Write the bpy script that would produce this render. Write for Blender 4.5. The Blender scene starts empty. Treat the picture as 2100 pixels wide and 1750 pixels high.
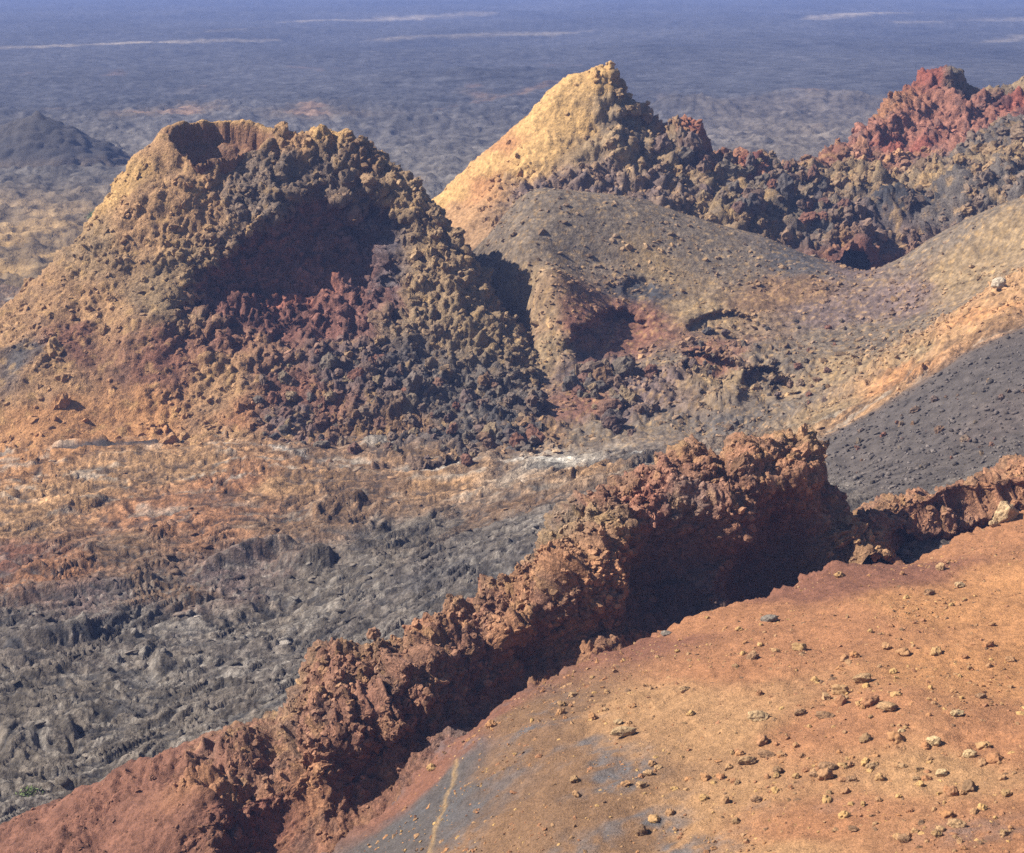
import bpy, math
import numpy as np

# ------------------------------------------------------------------ camera, sky, sun, exposure
scene = bpy.context.scene
COL = scene.collection
PITCH = math.radians(13.72)
CAM_Z = 25.0
FPX = 1911.0
cam_data = bpy.data.cameras.new('camera')
cam_data.sensor_width = 36.0
cam_data.lens = 36.0 * FPX / 1024.0
cam_data.clip_start = 0.5
cam_data.clip_end = 9000.0
cam_data.dof.use_dof = True
cam_data.dof.focus_distance = 52.0
cam_data.dof.aperture_fstop = 2.0
cam = bpy.data.objects.new('camera', cam_data)
cam.location = (0, 0, CAM_Z)
cam.rotation_euler = (math.pi / 2 - PITCH, 0, 0)
COL.objects.link(cam)
scene.camera = cam

SUN_DIR = np.array([-0.75, -0.03, 0.66]); SUN_DIR /= np.linalg.norm(SUN_DIR)
sun_el = math.asin(SUN_DIR[2])
world = bpy.data.worlds.new('World')
scene.world = world
world.use_nodes = True
wn = world.node_tree
wn.nodes.clear()
sky = wn.nodes.new('ShaderNodeTexSky')
sky.sky_type = 'NISHITA'
sky.sun_disc = False
sky.sun_elevation = sun_el
sky.sun_rotation = math.atan2(SUN_DIR[0], SUN_DIR[1])
sky.air_density = 1.0
sky.dust_density = 0.6
bg = wn.nodes.new('ShaderNodeBackground')
bg.inputs['Strength'].default_value = 0.05
wo = wn.nodes.new('ShaderNodeOutputWorld')
wn.links.new(sky.outputs[0], bg.inputs[0])
wn.links.new(bg.outputs[0], wo.inputs[0])

from mathutils import Vector
sl = bpy.data.lights.new('sun', 'SUN')
sl.energy = 5.0
sl.angle = math.radians(0.5)
sl.color = (1.0, 0.93, 0.82)
sun = bpy.data.objects.new('sun', sl)
sun.rotation_euler = Vector(SUN_DIR).to_track_quat('Z', 'Y').to_euler()
sun.location = (-60, 40, 80)
COL.objects.link(sun)

scene.view_settings.view_transform = 'Standard'
scene.view_settings.look = 'None'
scene.view_settings.exposure = 1.12
scene.view_settings.gamma = 1.0
scene.view_settings.use_curve_mapping = False
scene.cycles.use_denoising = False
scene.cycles.max_bounces = 5
scene.cycles.diffuse_bounces = 3
scene.cycles.volume_bounces = 0

rng = np.random.default_rng(7)

# ------------------------------------------------------------------ picking points of the place
# D coordinates: a 2100 x 1750 copy of the survey picture; Y = distance north of the camera
def P(dx, dy, Y):
    u = (np.asarray(dx, float) * 1024 / 2100 - 512) / FPX
    v = (426.5 - np.asarray(dy, float) * 853 / 1750) / FPX
    c, s = math.cos(PITCH), math.sin(PITCH)
    fy = c + v * s
    fz = -s + v * c
    t = Y / fy
    return np.stack([u * t, Y + 0 * u, CAM_Z + fz * t], -1)

def PL(lst):
    a = np.array(lst, float)
    return P(a[:, 0], a[:, 1], a[:, 2])

# ------------------------------------------------------------------ noise
def _h(ix, iy, iz, seed):
    n = (ix.astype(np.uint32) * np.uint32(374761393) + iy.astype(np.uint32) * np.uint32(668265263)
         + iz.astype(np.uint32) * np.uint32(2147483647) + np.uint32((seed * 1274126177 + 12345) & 0xffffffff))
    n = (n ^ (n >> np.uint32(13))) * np.uint32(1274126177)
    n = (n ^ (n >> np.uint32(16))) * np.uint32(2246822519)
    return n ^ (n >> np.uint32(15))

def noise(p, seed=0):
    p = p.astype(np.float32)
    i = np.floor(p).astype(np.int32)
    f = p - i
    w = f * f * f * (f * (f * 6 - 15) + 10)
    out = np.zeros(len(p), np.float32)
    for cx in (0, 1):
        wx = w[:, 0] if cx else 1 - w[:, 0]
        for cy in (0, 1):
            wy = w[:, 1] if cy else 1 - w[:, 1]
            for cz in (0, 1):
                wz = w[:, 2] if cz else 1 - w[:, 2]
                h = _h(i[:, 0] + cx, i[:, 1] + cy, i[:, 2] + cz, seed)
                gx = (h & np.uint32(1023)).astype(np.float32) / 511.5 - 1
                gy = ((h >> np.uint32(10)) & np.uint32(1023)).astype(np.float32) / 511.5 - 1
                gz = ((h >> np.uint32(20)) & np.uint32(1023)).astype(np.float32) / 511.5 - 1
                out += wx * wy * wz * (gx * (f[:, 0] - cx) + gy * (f[:, 1] - cy) + gz * (f[:, 2] - cz))
    return out * 1.25

def fbm(p, octs=4, seed=0, gain=0.5):
    o = np.zeros(len(p), np.float32); a = 1.0
    for k in range(octs):
        o += a * noise(p * (2.03 ** k) + 17.3 * k, seed + k)
        a *= gain
    return o

def ridged(p, octs=3, seed=0):
    o = np.zeros(len(p), np.float32); a = 1.0; t = 0
    for k in range(octs):
        o += a * (1 - np.abs(noise(p * (2.1 ** k) + 9.1 * k, seed + k)) * 2.2)
        t += a; a *= 0.5
    return o / t

def billow(p, octs=4, seed=0, gain=0.55):
    """rounded knobs with tight creases between them, at every size; about -0.4..0.8"""
    o = np.zeros(len(p), np.float32); a = 1.0; t = 0
    for k in range(octs):
        o += a * np.abs(noise(p * (2.17 ** k) + 13.7 * k, seed + k)) * 2.6
        t += a; a *= gain
    return o / t - .45

def worley(p, seed=0):
    p = p.astype(np.float32)
    i = np.floor(p).astype(np.int32)
    f = p - i
    f1 = np.full(len(p), 9.0, np.float32); f2 = f1.copy(); idn = np.zeros(len(p), np.float32)
    for cx in (-1, 0, 1):
        for cy in (-1, 0, 1):
            for cz in (-1, 0, 1):
                h = _h(i[:, 0] + cx, i[:, 1] + cy, i[:, 2] + cz, seed)
                a = (h & np.uint32(1023)).astype(np.float32) / 1023 * .9 + .05 + cx - f[:, 0]
                b = ((h >> np.uint32(10)) & np.uint32(1023)).astype(np.float32) / 1023 * .9 + .05 + cy - f[:, 1]
                c = ((h >> np.uint32(20)) & np.uint32(1023)).astype(np.float32) / 1023 * .9 + .05 + cz - f[:, 2]
                d = a * a + b * b + c * c
                m = d < f1
                f2 = np.where(m, f1, np.minimum(f2, d))
                idn = np.where(m, (h >> np.uint32(7)).astype(np.float32) % 997 / 997, idn)
                f1 = np.where(m, d, f1)
    return np.sqrt(f1), np.sqrt(f2), idn

def lumps(p, scale, seed=0, warp=0.35):
    """knobbly clinker: rounded lumps of about `scale` metres with tight cracks between; returns 0..1 height, cell id"""
    q = p / scale
    w = np.stack([noise(q * .9 + 31, seed + 50), noise(q * .9 + 57, seed + 51), noise(q * .9 + 83, seed + 52)], -1)
    f1, f2, idn = worley(q + warp * w * 1.6, seed)
    dome = np.sqrt(np.clip(1 - (f1 / 0.85) ** 2, 0, 1))
    crack = np.clip((f2 - f1) * 3.2, 0, 1)
    var = np.clip(.65 + .9 * noise(q * .33 + 91, seed + 60), .15, 1.25)
    return (dome * .7 + .3 * crack) * (.3 + .7 * idn) * (.35 + .65 * crack) * var, idn

def sstep(a, b, x):
    t = np.clip((x - a) / (b - a), 0, 1)
    return t * t * (3 - 2 * t)

# ------------------------------------------------------------------ surface through surveyed points
class TPS:
    def __init__(self, pts, smooth=0.004):
        self.c = pts[:, :2]; self.s = 20.0
        n = len(pts)
        A = self.k(self.c, self.c) - smooth * np.eye(n)
        Q = np.hstack([np.ones((n, 1)), self.c / self.s])
        M = np.zeros((n + 3, n + 3)); M[:n, :n] = A; M[:n, n:] = Q; M[n:, :n] = Q.T
        r = np.zeros(n + 3); r[:n] = pts[:, 2]
        self.w = np.linalg.solve(M, r)
    def k(self, a, b):
        d = np.sqrt(((a[:, None, :] - b[None, :, :]) ** 2).sum(-1) + 1.0) / self.s
        return d                              # nearly linear kernel: no overshoot
    def __call__(self, x, y):
        sh = x.shape
        q = np.stack([x.ravel(), y.ravel()], -1)
        out = np.empty(len(q))
        for k in range(0, len(q), 60000):
            s = q[k:k + 60000]
            K = -self.k(s, self.c)
            out[k:k + 60000] = -(K @ self.w[:-3]) + self.w[-3] + (s / self.s) @ self.w[-2:]
        return out.reshape(sh)

# ------------------------------------------------------------------ colours (linear albedo)
C = dict(tan=(.28, .165, .084), orange=(.30, .152, .068), yellow=(.38, .235, .095), pale=(.33, .29, .24),
         red=(.19, .062, .042), dred=(.12, .045, .035), brown=(.15, .09, .052), grey=(.098, .083, .072),
         dgrey=(.042, .041, .044), green=(.124, .097, .072), lava=(.112, .093, .075), purple=(.12, .085, .075),
         rust=(.25, .122, .062), redbrown=(.15, .07, .046), ash=(.070, .063, .061), olive=(.196, .138, .079),
         coral=(.22, .100, .068), black=(.03, .03, .033))

def colour_field(p, lst, power=3.0, zs=1.0, warp=1.2, seed=5):
    """albedo interpolated between samples (dx, dy, Y, colour name) placed in the world"""
    s = PL([(a, b, c) for a, b, c, _ in lst]); s[:, 2] *= zs
    cc = np.array([C[n] for *_, n in lst])
    q = p.copy().astype(float); q[:, 2] *= zs
    for k in range(2):
        q[:, k] += warp * (fbm(p * .35 + 40 * k, 3, seed + k)) * 1.6
    out = np.zeros((len(p), 3))
    for k in range(0, len(p), 60000):
        d = ((q[k:k + 60000, None, :] - s[None]) ** 2).sum(-1) + .05
        w = d ** (-power / 2 * 1.3)
        out[k:k + 60000] = (w @ cc) / w.sum(1, keepdims=True)
    return out

def mixc(a, b, t):
    t = np.atleast_1d(np.asarray(t, float))[:, None]
    return a * (1 - t) + np.asarray(b) * t

# ------------------------------------------------------------------ materials
def rock_material(name, grain=9.0, bump=0.05, rough=0.95, contrast=0.5, base=None, objcol=False):
    m = bpy.data.materials.new(name); m.use_nodes = True
    nt = m.node_tree; nt.nodes.clear(); L = nt.links.new
    out = nt.nodes.new('ShaderNodeOutputMaterial')
    b = nt.nodes.new('ShaderNodeBsdfPrincipled'); b.inputs['Roughness'].default_value = rough
    b.inputs['Specular IOR Level'].default_value = 0.15
    L(b.outputs[0], out.inputs[0])
    if objcol:
        oi = nt.nodes.new('ShaderNodeObjectInfo'); csrc = oi.outputs['Color']
    elif base is None:
        at = nt.nodes.new('ShaderNodeAttribute'); at.attribute_name = 'Col'; csrc = at.outputs['Color']
    else:
        oi = nt.nodes.new('ShaderNodeObjectInfo')
        rp = nt.nodes.new('ShaderNodeValToRGB')
        e = rp.color_ramp.elements
        while len(e) < len(base): e.new(0.5)
        for k, cn in enumerate(base):
            e[k].position = k / max(1, len(base) - 1); e[k].color = (*C[cn], 1)
        L(oi.outputs['Random'], rp.inputs[0]); csrc = rp.outputs[0]
    tc = nt.nodes.new('ShaderNodeTexCoord')
    geo = nt.nodes.new('ShaderNodeNewGeometry')
    n1 = nt.nodes.new('ShaderNodeTexNoise'); n1.inputs['Scale'].default_value = grain; n1.inputs['Detail'].default_value = 6
    n1.inputs['Roughness'].default_value = 0.7
    L(geo.outputs['Position'], n1.inputs['Vector'])
    n2 = nt.nodes.new('ShaderNodeTexVoronoi'); n2.inputs['Scale'].default_value = grain * 1.7
    L(geo.outputs['Position'], n2.inputs['Vector'])
    mr = nt.nodes.new('ShaderNodeMapRange')
    mr.inputs['From Min'].default_value = 0.3; mr.inputs['From Max'].default_value = 0.7
    mr.inputs['To Min'].default_value = 1 - contrast; mr.inputs['To Max'].default_value = 1 + contrast
    L(n1.outputs['Fac'], mr.inputs['Value'])
    hs = nt.nodes.new('ShaderNodeVectorMath'); hs.operation = 'SCALE'
    L(csrc, hs.inputs[0]); L(mr.outputs[0], hs.inputs['Scale'])
    L(hs.outputs[0], b.inputs['Base Color'])
    ad = nt.nodes.new('ShaderNodeMath'); ad.operation = 'ADD'
    sc = nt.nodes.new('ShaderNodeMath'); sc.operation = 'MULTIPLY'; sc.inputs[1].default_value = .25
    L(n2.outputs['Distance'], sc.inputs[0]); L(n1.outputs['Fac'], ad.inputs[0]); L(sc.outputs[0], ad.inputs[1])
    bp = nt.nodes.new('ShaderNodeBump'); bp.inputs['Strength'].default_value = 1.0; bp.inputs['Distance'].default_value = bump
    L(ad.outputs[0], bp.inputs['Height']); L(bp.outputs[0], b.inputs['Normal'])
    return m

M_soil = rock_material('cinder_soil', 16, .05, contrast=.42)
M_hill = rock_material('hill_cinder', 3.5, .10, contrast=.55)
M_clinker = rock_material('clinker_rock', 7, .13, contrast=.6)
M_lava = rock_material('ropy_lava', 5, .14, contrast=.6)
M_far = rock_material('far_lava', .30, .9, contrast=.7)
M_stone = rock_material('tan_stone', 9, .03, contrast=.3, base=['tan', 'rust', 'orange', 'tan', 'yellow', 'brown'])
M_block = rock_material('clinker_block', 7, .08, contrast=.5, base=['grey', 'green', 'redbrown', 'ash', 'olive', 'purple', 'brown'])
M_lump = rock_material('clinker_lump_rock', 9, .07, contrast=.5, objcol=True)
M_gravel = rock_material('gravel_mix', 12, .04, contrast=.45)

# ------------------------------------------------------------------ mesh helpers
def grid_normals(p):
    du = np.gradient(p, axis=0); dv = np.gradient(p, axis=1)
    n = np.cross(du, dv); n /= np.linalg.norm(n, axis=-1, keepdims=True) + 1e-9
    return n

def build(name, verts, quads, mat, cols=None, kind=None, parent=None, smooth=True):
    used, inv = np.unique(quads.ravel(), return_inverse=True)
    v = verts[used]; q = inv.reshape(quads.shape).astype(np.int32)
    me = bpy.data.meshes.new(name)
    me.vertices.add(len(v)); me.vertices.foreach_set('co', v.astype(np.float32).ravel())
    k = q.shape[1]
    me.loops.add(q.size); me.loops.foreach_set('vertex_index', q.ravel())
    me.polygons.add(len(q)); me.polygons.foreach_set('loop_start', np.arange(len(q), dtype=np.int32) * k)
    me.polygons.foreach_set('loop_total', np.full(len(q), k, np.int32))
    me.polygons.foreach_set('use_smooth', np.full(len(q), smooth))
    if cols is not None:
        a = me.color_attributes.new('Col', 'FLOAT_COLOR', 'POINT')
        c4 = np.ones((len(v), 4), np.float32); c4[:, :3] = np.clip(cols[used], 0.01, 0.85)
        a.data.foreach_set('color', c4.ravel())
    me.materials.append(mat); me.update(calc_edges=True)
    o = bpy.data.objects.new(name, me); COL.objects.link(o)
    if kind: o['kind'] = kind
    if parent: o.parent = parent
    return o

def quads_of(nu, nv, flip=False):
    i = np.arange(nu - 1)[:, None] * nv + np.arange(nv - 1)[None]
    q = np.stack([i, i + nv, i + nv + 1, i + 1], -1).reshape(-1, 4)
    return q[:, ::-1] if flip else q

def tag(o, label, cat, group=None):
    o['label'] = label; o['category'] = cat
    if group: o['group'] = group
    return o

# ------------------------------------------------------------------ rock shapes and scattering
def ico(sub):
    t = (1 + 5 ** .5) / 2
    v = np.array([(-1, t, 0), (1, t, 0), (-1, -t, 0), (1, -t, 0), (0, -1, t), (0, 1, t), (0, -1, -t), (0, 1, -t), (t, 0, -1), (t, 0, 1), (-t, 0, -1), (-t, 0, 1)], float)
    f = [(0, 11, 5), (0, 5, 1), (0, 1, 7), (0, 7, 10), (0, 10, 11), (1, 5, 9), (5, 11, 4), (11, 10, 2), (10, 7, 6), (7, 1, 8), (3, 9, 4), (3, 4, 2), (3, 2, 6), (3, 6, 8), (3, 8, 9), (4, 9, 5), (2, 4, 11), (6, 2, 10), (8, 6, 7), (9, 8, 1)]
    v /= np.linalg.norm(v, axis=1, keepdims=True)
    for _ in range(sub):
        v = list(map(tuple, v)); mid = {}; nf = []
        def m(a, b):
            k = (min(a, b), max(a, b))
            if k not in mid:
                w = np.array(v[a]) + np.array(v[b]); w /= np.linalg.norm(w); v.append(tuple(w)); mid[k] = len(v) - 1
            return mid[k]
        for a, b, c in f:
            x, y, z = m(a, b), m(b, c), m(c, a)
            nf += [(a, x, z), (b, y, x), (c, z, y), (x, y, z)]
        f = nf; v = np.array(v)
    return np.array(v), np.array(f, np.int32)

def rock_shape(sub, seed, knob=.25, flat=.7, cuts=5):
    v, f = ico(sub); r = np.random.default_rng(seed)
    for _ in range(cuts):
        d = r.normal(size=3); d /= np.linalg.norm(d); h = r.uniform(.55, .85)
        s = v @ d; v = v - np.where(s > h, (s - h) * .8, 0)[:, None] * d
    k = 1 + knob * fbm(v * 1.7 + seed * 3.1, 3, seed) + knob * .35 * fbm(v * 5 + seed, 2, seed + 9)
    v = v * k[:, None] * np.array([r.uniform(.8, 1.25), r.uniform(.75, 1.1), flat * r.uniform(.85, 1.15)])
    return v, f


def make_shapes(n, sub, seed, knob, flat, mat, nm):
    out = []
    for k in range(n):
        v, f = rock_shape(sub, seed + k, knob, flat, 9)
        o = build(nm, v, f, mat, smooth=False); out.append(o.data); bpy.data.objects.remove(o)
    return out
lump_meshes = make_shapes(8, 2, 700, .5, .85, M_lump, 'lump_shape')
tiny = [rock_shape(0, 900 + i, .8, .65, 6) for i in range(6)]
small = [rock_shape(1, 930 + i, .45, .85, 6) for i in range(8)]
slabs = [rock_shape(1, 960 + i, .6, .35, 7) for i in range(8)]

def joined(name, pts, sizes, protos, mat, cols, label=None, flat=False, parent=None, tilt=.4, fine=0):
    V, F, Cc = [], [], []; off = 0
    n = len(pts)
    ang = rng.uniform(0, 6.28, n); tl = rng.uniform(-tilt, tilt, (n, 2)); st = rng.uniform(.75, 1.25, (n, 3))
    for i in range(n):
        v, f = protos[i % len(protos)] if sizes[i] >= fine else tiny[i % len(tiny)]
        ca, sa = math.cos(ang[i]), math.sin(ang[i])
        w = v * (sizes[i] * st[i])
        w = np.stack([w[:, 0] * ca - w[:, 1] * sa, w[:, 0] * sa + w[:, 1] * ca, w[:, 2] + w[:, 0] * tl[i, 0] + w[:, 1] * tl[i, 1]], -1) + pts[i]
        V.append(w); F.append(f + off); off += len(v); Cc.append(np.tile(cols[i], (len(v), 1)))
    o = build(name, np.vstack(V), np.vstack(F), mat, np.vstack(Cc), 'stuff', smooth=not flat, parent=parent)
    if label: o['label'] = label
    return o

def add_lumps(parent, p, nrm, w, col, nbig, nsmall, rbig, rsmall, sink=-.25, name='lava_lump'):
    """clinker lumps sitting on a landform: the larger ones one object each, the rest one mesh"""
    w = np.clip(w, 0, None) * (1 - .0)
    view = p - np.array([0, 0, CAM_Z]); facing = -(view * nrm).sum(1) / np.linalg.norm(view, axis=1)
    w = w * (facing > -.15) * (np.abs(p[:, 0] / p[:, 1]) < .285)
    w = w / w.sum()
    idx = rng.choice(len(p), nbig, replace=False, p=w)
    for k, i in enumerate(idx):
        r = float(np.clip(rng.lognormal(math.log(rbig), .42), rbig * .55, rbig * 2.4))
        o = bpy.data.objects.new(name, lump_meshes[k % 8]); COL.objects.link(o); o.parent = parent
        o.location = p[i] + nrm[i] * r * sink; o.rotation_euler = tuple(rng.uniform(0, 6.28, 3))
        o.scale = (r, r * rng.uniform(.7, 1), r * rng.uniform(.7, 1))
        c = np.clip(col[i] * rng.uniform(.8, 1.25), .02, .7); o.color = (*c, 1)
    idx = rng.choice(len(p), nsmall, replace=False, p=w)
    r = np.clip(rng.lognormal(math.log(rsmall), .4, nsmall), rsmall * .5, rsmall * 2.2)
    joined('rubble', p[idx] + nrm[idx] * (r * sink)[:, None], r, small, M_gravel, col[idx] * rng.uniform(.75, 1.3, (nsmall, 1)), parent=parent, fine=rsmall, flat=True)

# ------------------------------------------------------------------ base relief: fields, basin, ash hump, right flank
ctrl = [  # dx, dy, Y
 (-100, 1800, 50), (0, 1700, 52), (300, 1550, 56), (600, 1400, 60), (850, 1290, 63), (1000, 1180, 68), (1150, 1060, 76), (1250, 960, 86),
 (0, 1400, 64), (-200, 1400, 64), (0, 1200, 75), (0, 1000, 89), (300, 1000, 88.5), (600, 1100, 80), (600, 1250, 71), (900, 1000, 87), (1100, 1000, 84), (300, 1250, 71.5),
 (200, 900, 96), (600, 920, 94), (900, 940, 91.5),
 (1150, 900, 93), (1300, 850, 96), (1500, 850, 95.5), (1400, 760, 101), (1200, 745, 102.5), (1100, 700, 104),
 (1200, 560, 112), (1100, 560, 111), (1065, 520, 112.5), (1075, 620, 108), (1450, 560, 112.5), (1350, 640, 108), (1600, 620, 110), (1260, 650, 107.5),
 (1050, 440, 118), (1080, 405, 119), (1200, 395, 120), (1300, 400, 120), (1400, 425, 120), (1560, 470, 119), (1700, 530, 117), (1780, 555, 116),
 (1900, 490, 114), (2000, 440, 112), (2100, 405, 111), (2300, 330, 110), (1950, 600, 106), (1800, 640, 107), (2080, 500, 108), (1700, 700, 103.5), (1650, 800, 97),
 (1850, 700, 101), (2000, 600, 103.5),
 (2110, 545, 97), (2060, 580, 96), (1950, 680, 93), (1830, 790, 90), (1720, 880, 86.5), (1600, 930, 84),
 (2100, 675, 86), (1900, 800, 83), (2100, 800, 77), (2000, 930, 71), (2100, 940, 69), (1750, 950, 77), (1720, 1000, 72), (1500, 960, 80),
 (1740, 1050, 67), (2100, 990, 66), (2350, 500, 98), (2350, 700, 84), (2350, 950, 68), (1350, 1060, 70), (1200, 1200, 62)]
cw = PL(ctrl)
extra = []
for (dx, dy, Y) in [(1050, 440, 118), (1200, 395, 120), (1300, 400, 120), (1400, 425, 120), (1560, 470, 119), (1700, 530, 117), (1900, 490, 114), (2100, 405, 111), (2300, 330, 110)]:
    p = P(dx, dy, Y)
    extra.append([p[0], Y + 7, p[2] - 3.5]); extra.append([p[0], Y + 20, max(0, p[2] - 11)])
for x in (-60, -45, -30, -15, 0): extra += [[x, 140, 0], [x, 160, 0], [x, 125, 0], [x, 108, 0.2]]
for x in (15, 30, 45, 60): extra += [[x, 160, 0], [x, 150, 0]]
for x in (-45, -30): extra += [[x, 70, 0], [x, 90, 0]]
cw = np.vstack([cw, np.array(extra)])
G = TPS(cw)

def ground_z(x, y):
    return G(x, y)

# --- hornito surface
horn = [  # dx, dy, Y : crest and silhouette
 (310, 292, 113), (345, 266, 114), (400, 258, 115), (450, 257, 115.5), (520, 260, 115), (550, 276, 114), (600, 284, 113), (660, 266, 113), (710, 272, 113), (760, 300, 112.6),
 (830, 352, 112), (880, 402, 111), (930, 455, 110), (965, 508, 109), (995, 585, 107), (1010, 670, 104),
 (270, 335, 113), (235, 385, 112.5), (200, 432, 112), (150, 500, 111), (100, 560, 110), (0, 655, 108), (-150, 760, 106), (-300, 850, 104),
 (350, 290, 112.4), (400, 320, 111.6), (450, 338, 111), (500, 330, 111.3), (550, 302, 112),
 (150, 640, 104.5), (60, 750, 101), (0, 820, 99), (0, 890, 97.3), (-150, 860, 99), (200, 860, 98), (350, 890, 97), (200, 740, 101.5), (300, 700, 102.3), (400, 600, 105.2), (300, 500, 108), (400, 450, 109),
 (450, 400, 110), (560, 410, 109.6), (600, 350, 111.2), (700, 365, 110.8), (800, 400, 110.3), (860, 480, 108.8), (900, 560, 107), (930, 650, 104.5), (965, 720, 101.5),
 (600, 560, 106), (700, 500, 107.8), (600, 700, 102), (700, 750, 100.5), (800, 800, 99), (1000, 850, 96.2), (600, 880, 97), (800, 900, 95.5), (450, 760, 100.2), (1080, 900, 93), (400, 930, 94), (100, 940, 93.5)]
hw = PL(horn)
hb = []
for (dx, dy, Y) in horn[:24]:
    p = P(dx, dy, Y)
    hb.append([p[0] * 1.0, Y + 9, p[2] - 7.5]); hb.append([p[0], Y + 22, -1.5])
HORN = TPS(np.vstack([hw, np.array(hb)]))

def inpoly(px, py, poly):
    poly = np.asarray(poly); n = len(poly); inside = np.zeros(px.shape, bool); dist = np.full(px.shape, 1e9)
    for i in range(n):
        x0, y0 = poly[i]; x1, y1 = poly[(i + 1) % n]
        if y0 != y1:
            cnd = ((y0 > py) != (y1 > py)) & (px < (x1 - x0) * (py - y0) / (y1 - y0) + x0)
            inside ^= cnd
        dx, dy = x1 - x0, y1 - y0
        t = np.clip(((px - x0) * dx + (py - y0) * dy) / (dx * dx + dy * dy + 1e-9), 0, 1)
        dist = np.minimum(dist, np.hypot(px - x0 - t * dx, py - y0 - t * dy))
    return np.where(inside, dist, -dist)

# --- back range: yellow cone, rubble ridge, red hill
back = [
 (700, 560, 131), (800, 480, 131), (890, 402, 131), (960, 345, 131), (1010, 300, 131), (1060, 255, 131), (1110, 205, 131), (1150, 178, 131), (1180, 160, 131), (1205, 150, 131), (1245, 138, 131), (1268, 146, 130.8), (1276, 156, 130.8),
 (1287, 200, 130.4), (1300, 225, 130.2), (1340, 266, 130), (1385, 292, 130),
 (1440, 305, 130.5), (1540, 322, 131), (1620, 338, 133), (1690, 325, 137), (1730, 290, 140), (1760, 258, 143), (1820, 200, 147), (1860, 168, 148), (1900, 160, 149), (1940, 157, 149), (1980, 175, 149), (2020, 190, 149), (2060, 168, 149), (2100, 172, 149), (2300, 165, 150),
 (1100, 300, 127.5), (1200, 230, 129), (1200, 290, 127.5), (1000, 400, 127), (950, 440, 125.5), (1080, 380, 124.6), (1200, 370, 124.6), (1300, 360, 124.8), (1280, 300, 127), (1000, 460, 122), (900, 470, 127),
 (1400, 350, 127), (1500, 380, 126.5), (1400, 415, 123), (1560, 450, 122.5), (1700, 500, 121), (1650, 390, 128), (1800, 350, 132), (1900, 345, 132), (2000, 295, 133.5), (2100, 250, 134.5), (2300, 220, 135),
 (1900, 430, 124), (2100, 385, 120), (1750, 430, 125), (1780, 530, 119), (1850, 310, 139), (1850, 255, 142), (1950, 250, 142), (2050, 260, 141), (2000, 420, 121), (2300, 330, 118)]
bw = PL(back)
bb = []
for (dx, dy, Y) in back[:29]:
    p = P(dx, dy, Y)
    bb.append([p[0], Y + 9, p[2] - 7]); bb.append([p[0], Y + 26, -1])
for dx in (1080, 1300, 1500, 1700, 1900, 2100, 2300):
    p = P(dx, 430, 114); 
    for yy, o_ in ((113, -3), (117, -3), (119.5, -2.2)):
        bb.append([p[0], yy, float(G(np.array([p[0]]), np.array([yy * 1.0]))[0]) + o_])
BACK = TPS(np.vstack([bw, np.array(bb)]))

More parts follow.
